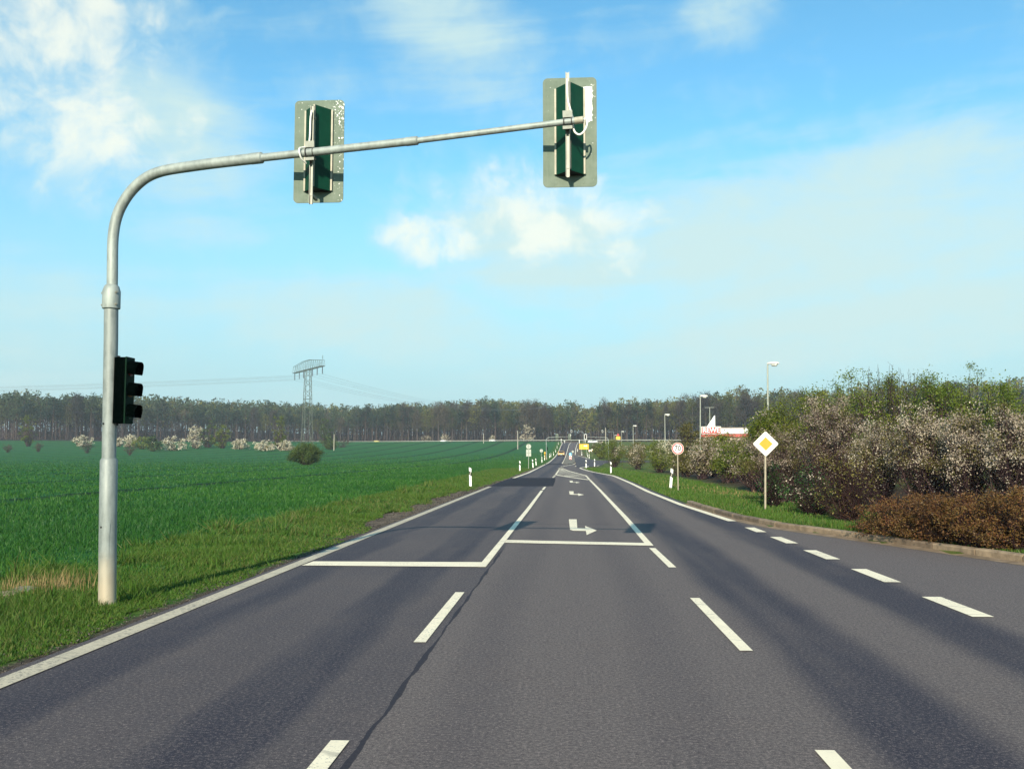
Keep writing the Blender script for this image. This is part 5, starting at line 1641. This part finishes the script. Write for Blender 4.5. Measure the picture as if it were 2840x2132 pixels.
tag(wood, 'mixed wood of pines and bare trees filling the horizon', 'woodland', kind='stuff')

# ------------------------------------------------------------------ grass and crop
def blades(X, Y, Z, hgt, wid, rng, lean=.35):
    n = len(X); a = rng.uniform(0, 2 * np.pi, n)
    B = np.stack([X, Y, Z], 1); s_ = np.stack([np.cos(a), np.sin(a), np.zeros(n)], 1) * (wid * .5)[:, None]
    b_ = rng.uniform(0, 2 * np.pi, n); l_ = np.abs(rng.normal(0, lean, n)) * hgt
    d = np.stack([np.cos(b_) * l_, np.sin(b_) * l_, hgt], 1)
    m_ = B + d * np.array([.35, .35, .55])
    V = np.stack([B - s_, B + s_, m_ + s_ * .75, B + d, m_ - s_ * .75], 1).reshape(-1, 3)
    # one quad + one tri would mix sizes: use a bent 4-gon tip instead
    i = np.arange(n)[:, None] * 5
    return V, np.concatenate([i + np.array([[0, 1, 2, 4]]), i + np.array([[4, 2, 3, 3]])])


def blade_obj(name, X, Y, hgt, wid, mat, rng, label, lean=.35, dz=-.03):
    Z = terrain(X, Y) + dz
    n = len(X); a = rng.uniform(0, 2 * np.pi, n)
    B = np.stack([X, Y, Z], 1); s_ = np.stack([np.cos(a), np.sin(a), np.zeros(n)], 1) * (wid * .5)[:, None]
    b_ = rng.uniform(0, 2 * np.pi, n); l_ = np.abs(rng.normal(0, lean, n)) * hgt
    d = np.stack([np.cos(b_) * l_, np.sin(b_) * l_, hgt], 1)
    V = np.stack([B - s_, B + s_, B + d], 1).reshape(-1, 3)
    o = link_mesh(name, np_mesh(name, V, np.arange(3 * n).reshape(n, 3), mat), None)
    return tag(o, label, kind='stuff')


def noise2(x, y, s):
    return (np.sin(x * s + 1.7 * np.sin(y * s * .7)) + np.sin(y * s * 1.3 + 1.1 * np.sin(x * s * .6 + 2)) + np.sin((x + y) * s * .5 + 4)) / 3


rng = np.random.default_rng(21)
n = 300000
Y = np.exp(rng.uniform(np.log(3.2), np.log(110), n)); X = -4.60 - rng.uniform(0, 1, n) ** 1.15 * (3.3 + .012 * Y)
X -= np.clip(.16 + .34 * noise2(Y, Y * .3, 2.3) + .16 * noise2(Y, Y, 7.1), 0, .6) * np.exp(-(-X - 4.6) / .5)
X -= (.75 + .25 * noise2(Y, Y, 1.1)) * sstep((Y - 20) / 6) * sstep((52 - Y) / 8) * np.exp(-(-X - 4.6) / 1.2)
nz = noise2(X, Y, 1.9)
ok = (nz + rng.uniform(-.9, .9, n) > -.45) & (X > -.68 * Y - 3)
X, Y = X[ok], Y[ok]; nz = nz[ok]
nt_ = 150
ty = np.exp(rng.uniform(np.log(5), np.log(60), nt_)); tx = -4.75 - rng.uniform(0, 1, nt_) ** .8 * 3.6
ti = rng.integers(0, nt_, 9000)
tufth = rng.uniform(1.6, 3.2, nt_)
X = np.concatenate([X, tx[ti] + rng.normal(0, .05, 9000) * (1 + ty[ti] / 25)]); Y = np.concatenate([Y, ty[ti] + rng.normal(0, .07, 9000) * (1 + ty[ti] / 15)])
nz = np.concatenate([nz, np.full(9000, .2)]); boost = np.concatenate([np.ones(len(X) - 9000), tufth[ti]])
edge = sstep((-X - 4.7) / 1.4)
hg = (.025 + .055 * edge * (1 + .8 * nz)) * rng.uniform(.5, 1.6, len(X)) * boost; wd = .0048 * (1 + Y / 6) * rng.uniform(.6, 1.5, len(X))
blade_obj('verge_grass', X, Y, hg, wd, M['grass'], rng, 'short uneven grass on the left verge between road and crop', .85)
ng = 2600
gy_ = np.exp(rng.uniform(np.log(4.5), np.log(60), ng)); gx_ = -4.52 - np.abs(rng.normal(0, .22, ng)) * np.where((gy_ > 21) & (gy_ < 50), 2.6, 1.0)
sz = .005 * (1 + gy_ / 16) * rng.uniform(.5, 1.9, ng); C = np.stack([gx_, gy_, terrain(gx_, gy_) - .012 + sz * .3], 1)
oc = np.array([[1, 0, 0], [-1, 0, 0], [0, 1, 0], [0, -1, 0], [0, 0, .7], [0, 0, -.7]], float)
V = (C[:, None, :] + oc[None] * sz[:, None, None] * rng.uniform(.6, 1.3, (ng, 6, 1))).reshape(-1, 3)
tri = np.array([[0, 2, 4], [2, 1, 4], [1, 3, 4], [3, 0, 4], [2, 0, 5], [1, 2, 5], [3, 1, 5], [0, 3, 5]])
tag(link_mesh('gravel', np_mesh('gravel', V, (np.arange(ng)[:, None, None] * 6 + tri[None]).reshape(-1, 3), M['gravel']), None), 'loose gravel and crumbs along the left road edge', kind='stuff')
n = 330000
Y = np.exp(rng.uniform(np.log(5.5), np.log(300), n)); X = -5.6 - (np.exp(rng.uniform(0, 1, n) * np.log(1 + Y * .75 / 2.5)) - 1) * 2.5
tl = np.abs(np.abs((X + 9.4) % 12.0 - 6.0) - 0)
lane = np.abs(np.abs(((X + 9.4 + 6) % 12.0) - 6.0) - .9) < 9
lane = np.abs(((X + 9.4 + 6) % 12.0) - 6.0) < .85 + .2 * noise2(X, Y, .8)
lane &= X < -12
nz = noise2(X, Y, .55)
ok = ~(lane & (rng.uniform(0, 1, n) < .85)) & (X > -.66 * Y - 4) & (X < -6.7 + nz * .6 + rng.normal(0, .7, n)) & (rng.uniform(0, 1, n) < np.clip((300 - Y) / 170, 0, 1))
X, Y, nz = X[ok], Y[ok], nz[ok]
hg = (.06 + .06 * sstep((-X - 8.2) / 2.5)) * (1 + .22 * nz) * rng.uniform(.6, 1.35, len(X)); wd = .0075 * (1 + Y / 9) * rng.uniform(.7, 1.4, len(X))
blade_obj('wheat_crop', X, Y, hg, wd, M['crop'], rng, 'young green cereal crop covering the left field', .7)
n = 90000
Y = np.exp(rng.uniform(np.log(13), np.log(125), n))
xe = np.where(Y < 33, np.interp(Y, KY, KX) + .18, np.where(Y < 113, np.interp(Y, EDR_Y, EDR_X) + .45, 2.2))
X = xe + rng.uniform(0, 1, n) ** 1.3 * np.where(Y < 24, 1.6, 4.0)
nz = noise2(X, Y, 1.6)
ok = (nz + rng.uniform(-.9, .9, n) > -.35) & ~((Y > 117) & (X < 7))
X, Y, nz = X[ok], Y[ok], nz[ok]
blade_obj('roadside_grass', X, Y, (.09 + .06 * nz) * rng.uniform(.5, 1.5, len(X)), .007 * (1 + Y / 8) * rng.uniform(.7, 1.4, len(X)), M['grass'], rng, 'grass on the right verge between kerb line and hedge')
n = 2000
g = G(110, 1640)
X = np.concatenate([g.x + rng.normal(.05, .30, n // 3), g.x + rng.normal(-.3, .35, n // 6), np.interp(rng.uniform(0, 1, n // 2), [0, .4, 1], [5.2, 7.5, 9.0]) + rng.normal(0, .5, n // 2)])
Y = np.concatenate([g.y + rng.normal(.1, .38, n // 3), g.y + rng.normal(.3, .4, n // 6), np.interp(X[-(n // 2):], [4.5, 6.5, 9], [60, 42, 30]) + rng.normal(0, 6, n // 2)])
k = X > np.where(Y < 33, np.interp(Y, KY, KX) + .4, 4.2); k |= X < 0
X, Y = X[k], Y[k]
blade_obj('dry_grass', X, Y, np.where(X < -5, rng.uniform(.08, .34, len(X)) * (rng.uniform(0, 1, len(X)) ** .6), rng.uniform(.05, .22, len(X))), .0045 * (1 + Y / 8), M['dry'], rng, 'dry straw-coloured stalks at the left edge and under the hedge', .4)

# ------------------------------------------------------------------ sky, sun, camera
m = bpy.data.materials.new('haze_air'); m.use_nodes = True; nt = NT(m.node_tree); nt.n.clear()
o_ = nt.new('ShaderNodeOutputMaterial'); pv = nt.new('ShaderNodeVolumePrincipled')
pv.inputs['Color'].default_value = (.76, .88, 1.0, 1); pv.inputs['Density'].default_value = .00020; pv.inputs['Anisotropy'].default_value = 0.0
nt.link(pv.outputs[0], o_.inputs['Volume'])
mb = MB(); mb.box((0, 1700, 43), (4200, 3900, 94)); hz_ = mb.build('haze', m, None, smooth=0)
tag(hz_, 'thin pale air haze over the field and wood', kind='stuff')
SUN_EL, SUN_AZ = 23.7, 7.7      # sun behind the camera, a little to its left
w = bpy.data.worlds.new('World'); scene.world = w; w.use_nodes = True
nt = NT(w.node_tree); nt.n.clear()
out = nt.new('ShaderNodeOutputWorld'); bg = nt.new('ShaderNodeBackground')
sky = nt.new('ShaderNodeTexSky', sky_type='NISHITA'); sky.sun_disc = False
sky.sun_elevation = rad(SUN_EL); sky.sun_rotation = rad(180 + SUN_AZ)
sky.air_density = 1.0; sky.dust_density = .6; sky.ozone_density = 1.0; sky.altitude = 200
tcw = nt.new('ShaderNodeTexCoord').outputs['Generated']
nrm = nt.new('ShaderNodeVectorMath', operation='NORMALIZE'); nt.link(tcw, nrm.inputs[0])
X, Y, Z = nt.sep(nrm.outputs[0])
az = nt.math('MULTIPLY', nt.math('ARCTAN2', X, Y), 180 / math.pi)
el = nt.math('MULTIPLY', nt.math('ARCSINE', Z), 180 / math.pi)
ae = nt.comb(az, el, 0)
skyc = nt.mix(1.0, sky.outputs[0], SKY_TINT if 'SKY_TINT' in globals() else (.70, 1.36, 1.44), 'MULTIPLY')


def px_dir(sx, sy):
    r = ray(sx, sy).normalized(); return math.degrees(math.atan2(r.x, r.y)), math.degrees(math.asin(r.z))


def blob(sx, sy, rx, ry, rot=0.0):
    """soft cloud region in sky angles: 1 at its centre, 0 at its rim"""
    a0, e0 = px_dir(sx, sy)
    da = nt.math('SUBTRACT', az, a0); de = nt.math('SUBTRACT', el, e0)
    c_, s_ = math.cos(rad(rot)), math.sin(rad(rot))
    u = nt.math('ADD', nt.math('MULTIPLY', da, c_ / rx), nt.math('MULTIPLY', de, s_ / rx))
    v_ = nt.math('ADD', nt.math('MULTIPLY', da, -s_ / ry), nt.math('MULTIPLY', de, c_ / ry))
    d = nt.math('SQRT', nt.math('ADD', nt.math('MULTIPLY', u, u), nt.math('MULTIPLY', v_, v_)))
    return nt.ss(d, 1.0, .15)


def mx(*a):
    r = a[0]
    for q in a[1:]: r = nt.math('MAXIMUM', r, q)
    return r


wv = nt.new('ShaderNodeTexNoise'); nt.link(ae, wv.inputs['Vector']); wv.inputs['Scale'].default_value = .10; wv.inputs['Detail'].default_value = 4
wrp = nt.new('ShaderNodeVectorMath', operation='MULTIPLY_ADD'); nt.link(wv.outputs['Color'], wrp.inputs[0]); wrp.inputs[1].default_value = (7, 7, 0); nt.link(ae, wrp.inputs[2])
aw = wrp.outputs[0]
nA = nt.ss(nt.noise(aw, .17, 8, .52), .28, .74)
nB = nt.ss(nt.noise(nt.comb(nt.math('MULTIPLY', az, .32), nt.math('ADD', el, nt.math('MULTIPLY', az, -.06)), 3), .26, 8, .58, .6), .28, .74)
nC = nt.ss(nt.noise(aw, .5, 8, .55), .28, .74)
nm = nt.math('ADD', nt.math('MULTIPLY', nA, .70), nt.math('MULTIPLY', nC, .30))
puffy = mx(nt.math('MULTIPLY', blob(190, 150, 17, 12, -30), .92), nt.math('MULTIPLY', blob(1480, 610, 14, 6.0, -10), .95), nt.math('MULTIPLY', blob(1220, 660, 7.5, 3.2, -4), .9), nt.math('MULTIPLY', blob(1560, 540, 7.5, 4.4, -12), .9))
pd = nt.ss(nt.math('ADD', nt.math('MULTIPLY', puffy, .60), nt.math('MULTIPLY', nm, .62)), .44, 1.10)
veil = mx(blob(2200, 680, 28, 7.5, 2), blob(1560, 700, 14, 6.0, -4), blob(2500, 900, 24, 4.5, 4), nt.math('MULTIPLY', blob(1250, 60, 10, 6, -40), .75), nt.math('MULTIPLY', blob(2030, 10, 5, 4, -20), .6),
          nt.math('MULTIPLY', blob(980, 880, 17, 4.2, 0), .75), nt.math('MULTIPLY', blob(540, 640, 7, 2.4, 0), .55), nt.math('MULTIPLY', blob(420, 330, 11, 7, -30), .75), nt.math('MULTIPLY', blob(2500, 480, 18, 4, 12), .7), nt.math('MULTIPLY', blob(150, 900, 14, 6, 0), .5))
nD = nt.ss(nt.noise(nt.comb(nt.math('MULTIPLY', az, .16), nt.math('ADD', nt.math('MULTIPLY', el, .85), nt.math('MULTIPLY', az, -.05)), 9), .33, 8, .6, .9), .30, .72)
vd = nt.ss(nt.math('ADD', nt.math('MULTIPLY', veil, .68), nt.math('MULTIPLY', nt.math('ADD', nt.math('MULTIPLY', nB, .35), nt.math('ADD', nt.math('MULTIPLY', nC, .2), nt.math('MULTIPLY', nD, .45))), .62)), .24, 1.02)
# elsewhere in the sky, ordinary scattered cloud so that it goes on all round
away = nt.ss(nt.math('ABSOLUTE', nt.math('ADD', az, 3.7)), 36, 60)
od = nt.math('MULTIPLY', nt.ss(nA, .5, .95), nt.math('MULTIPLY', away, .7))
cloud = nt.math('MULTIPLY', mx(nt.math('MULTIPLY', pd, .95), nt.math('MULTIPLY', vd, .92), od), nt.ss(el, -2, 4))
hz = nt.ss(el, 21, 1, 0, .93)
skyc = nt.mix(hz, skyc, (3.2, 4.65, 5.0))
ccol = nt.mix(nt.ss(pd, .2, .9), (4.4, 5.8, 5.7), (6.6, 6.9, 6.0))
final = nt.mix(cloud, skyc, ccol)
nt.link(final, bg.inputs[0]); bg.inputs[1].default_value = .097
nt.link(bg.outputs[0], out.inputs[0])

sl = bpy.data.lights.new('sun', 'SUN'); sl.energy = 4.9; sl.angle = rad(.53); sl.color = (1.0, .90, .72)
so = bpy.data.objects.new('sun', sl); COL.objects.link(so)
d = Vector((math.sin(rad(SUN_AZ)) * math.cos(rad(SUN_EL)), math.cos(rad(SUN_AZ)) * math.cos(rad(SUN_EL)), -math.sin(rad(SUN_EL))))
so.rotation_euler = d.to_track_quat('-Z', 'Y').to_euler(); so.location = (-20, -60, 60)

cam = bpy.data.cameras.new('camera'); co = bpy.data.objects.new('camera', cam); COL.objects.link(co)
co.location = CAM
co.rotation_euler = Matrix((RV, UV, -FV)).transposed().to_euler()
cam.sensor_width = 36; cam.lens = 36 * F / 2840; cam.clip_start = .05; cam.clip_end = 9000
scene.camera = co
vs_ = scene.view_settings
vs_.view_transform = 'Standard'; vs_.look = 'None'; vs_.exposure = .62; vs_.gamma = 1
scene.cycles.max_bounces = 6; scene.cycles.transparent_max_bounces = 4
scene.cycles.use_denoising = True
scene.cycles.denoising_prefilter = 'ACCURATE'
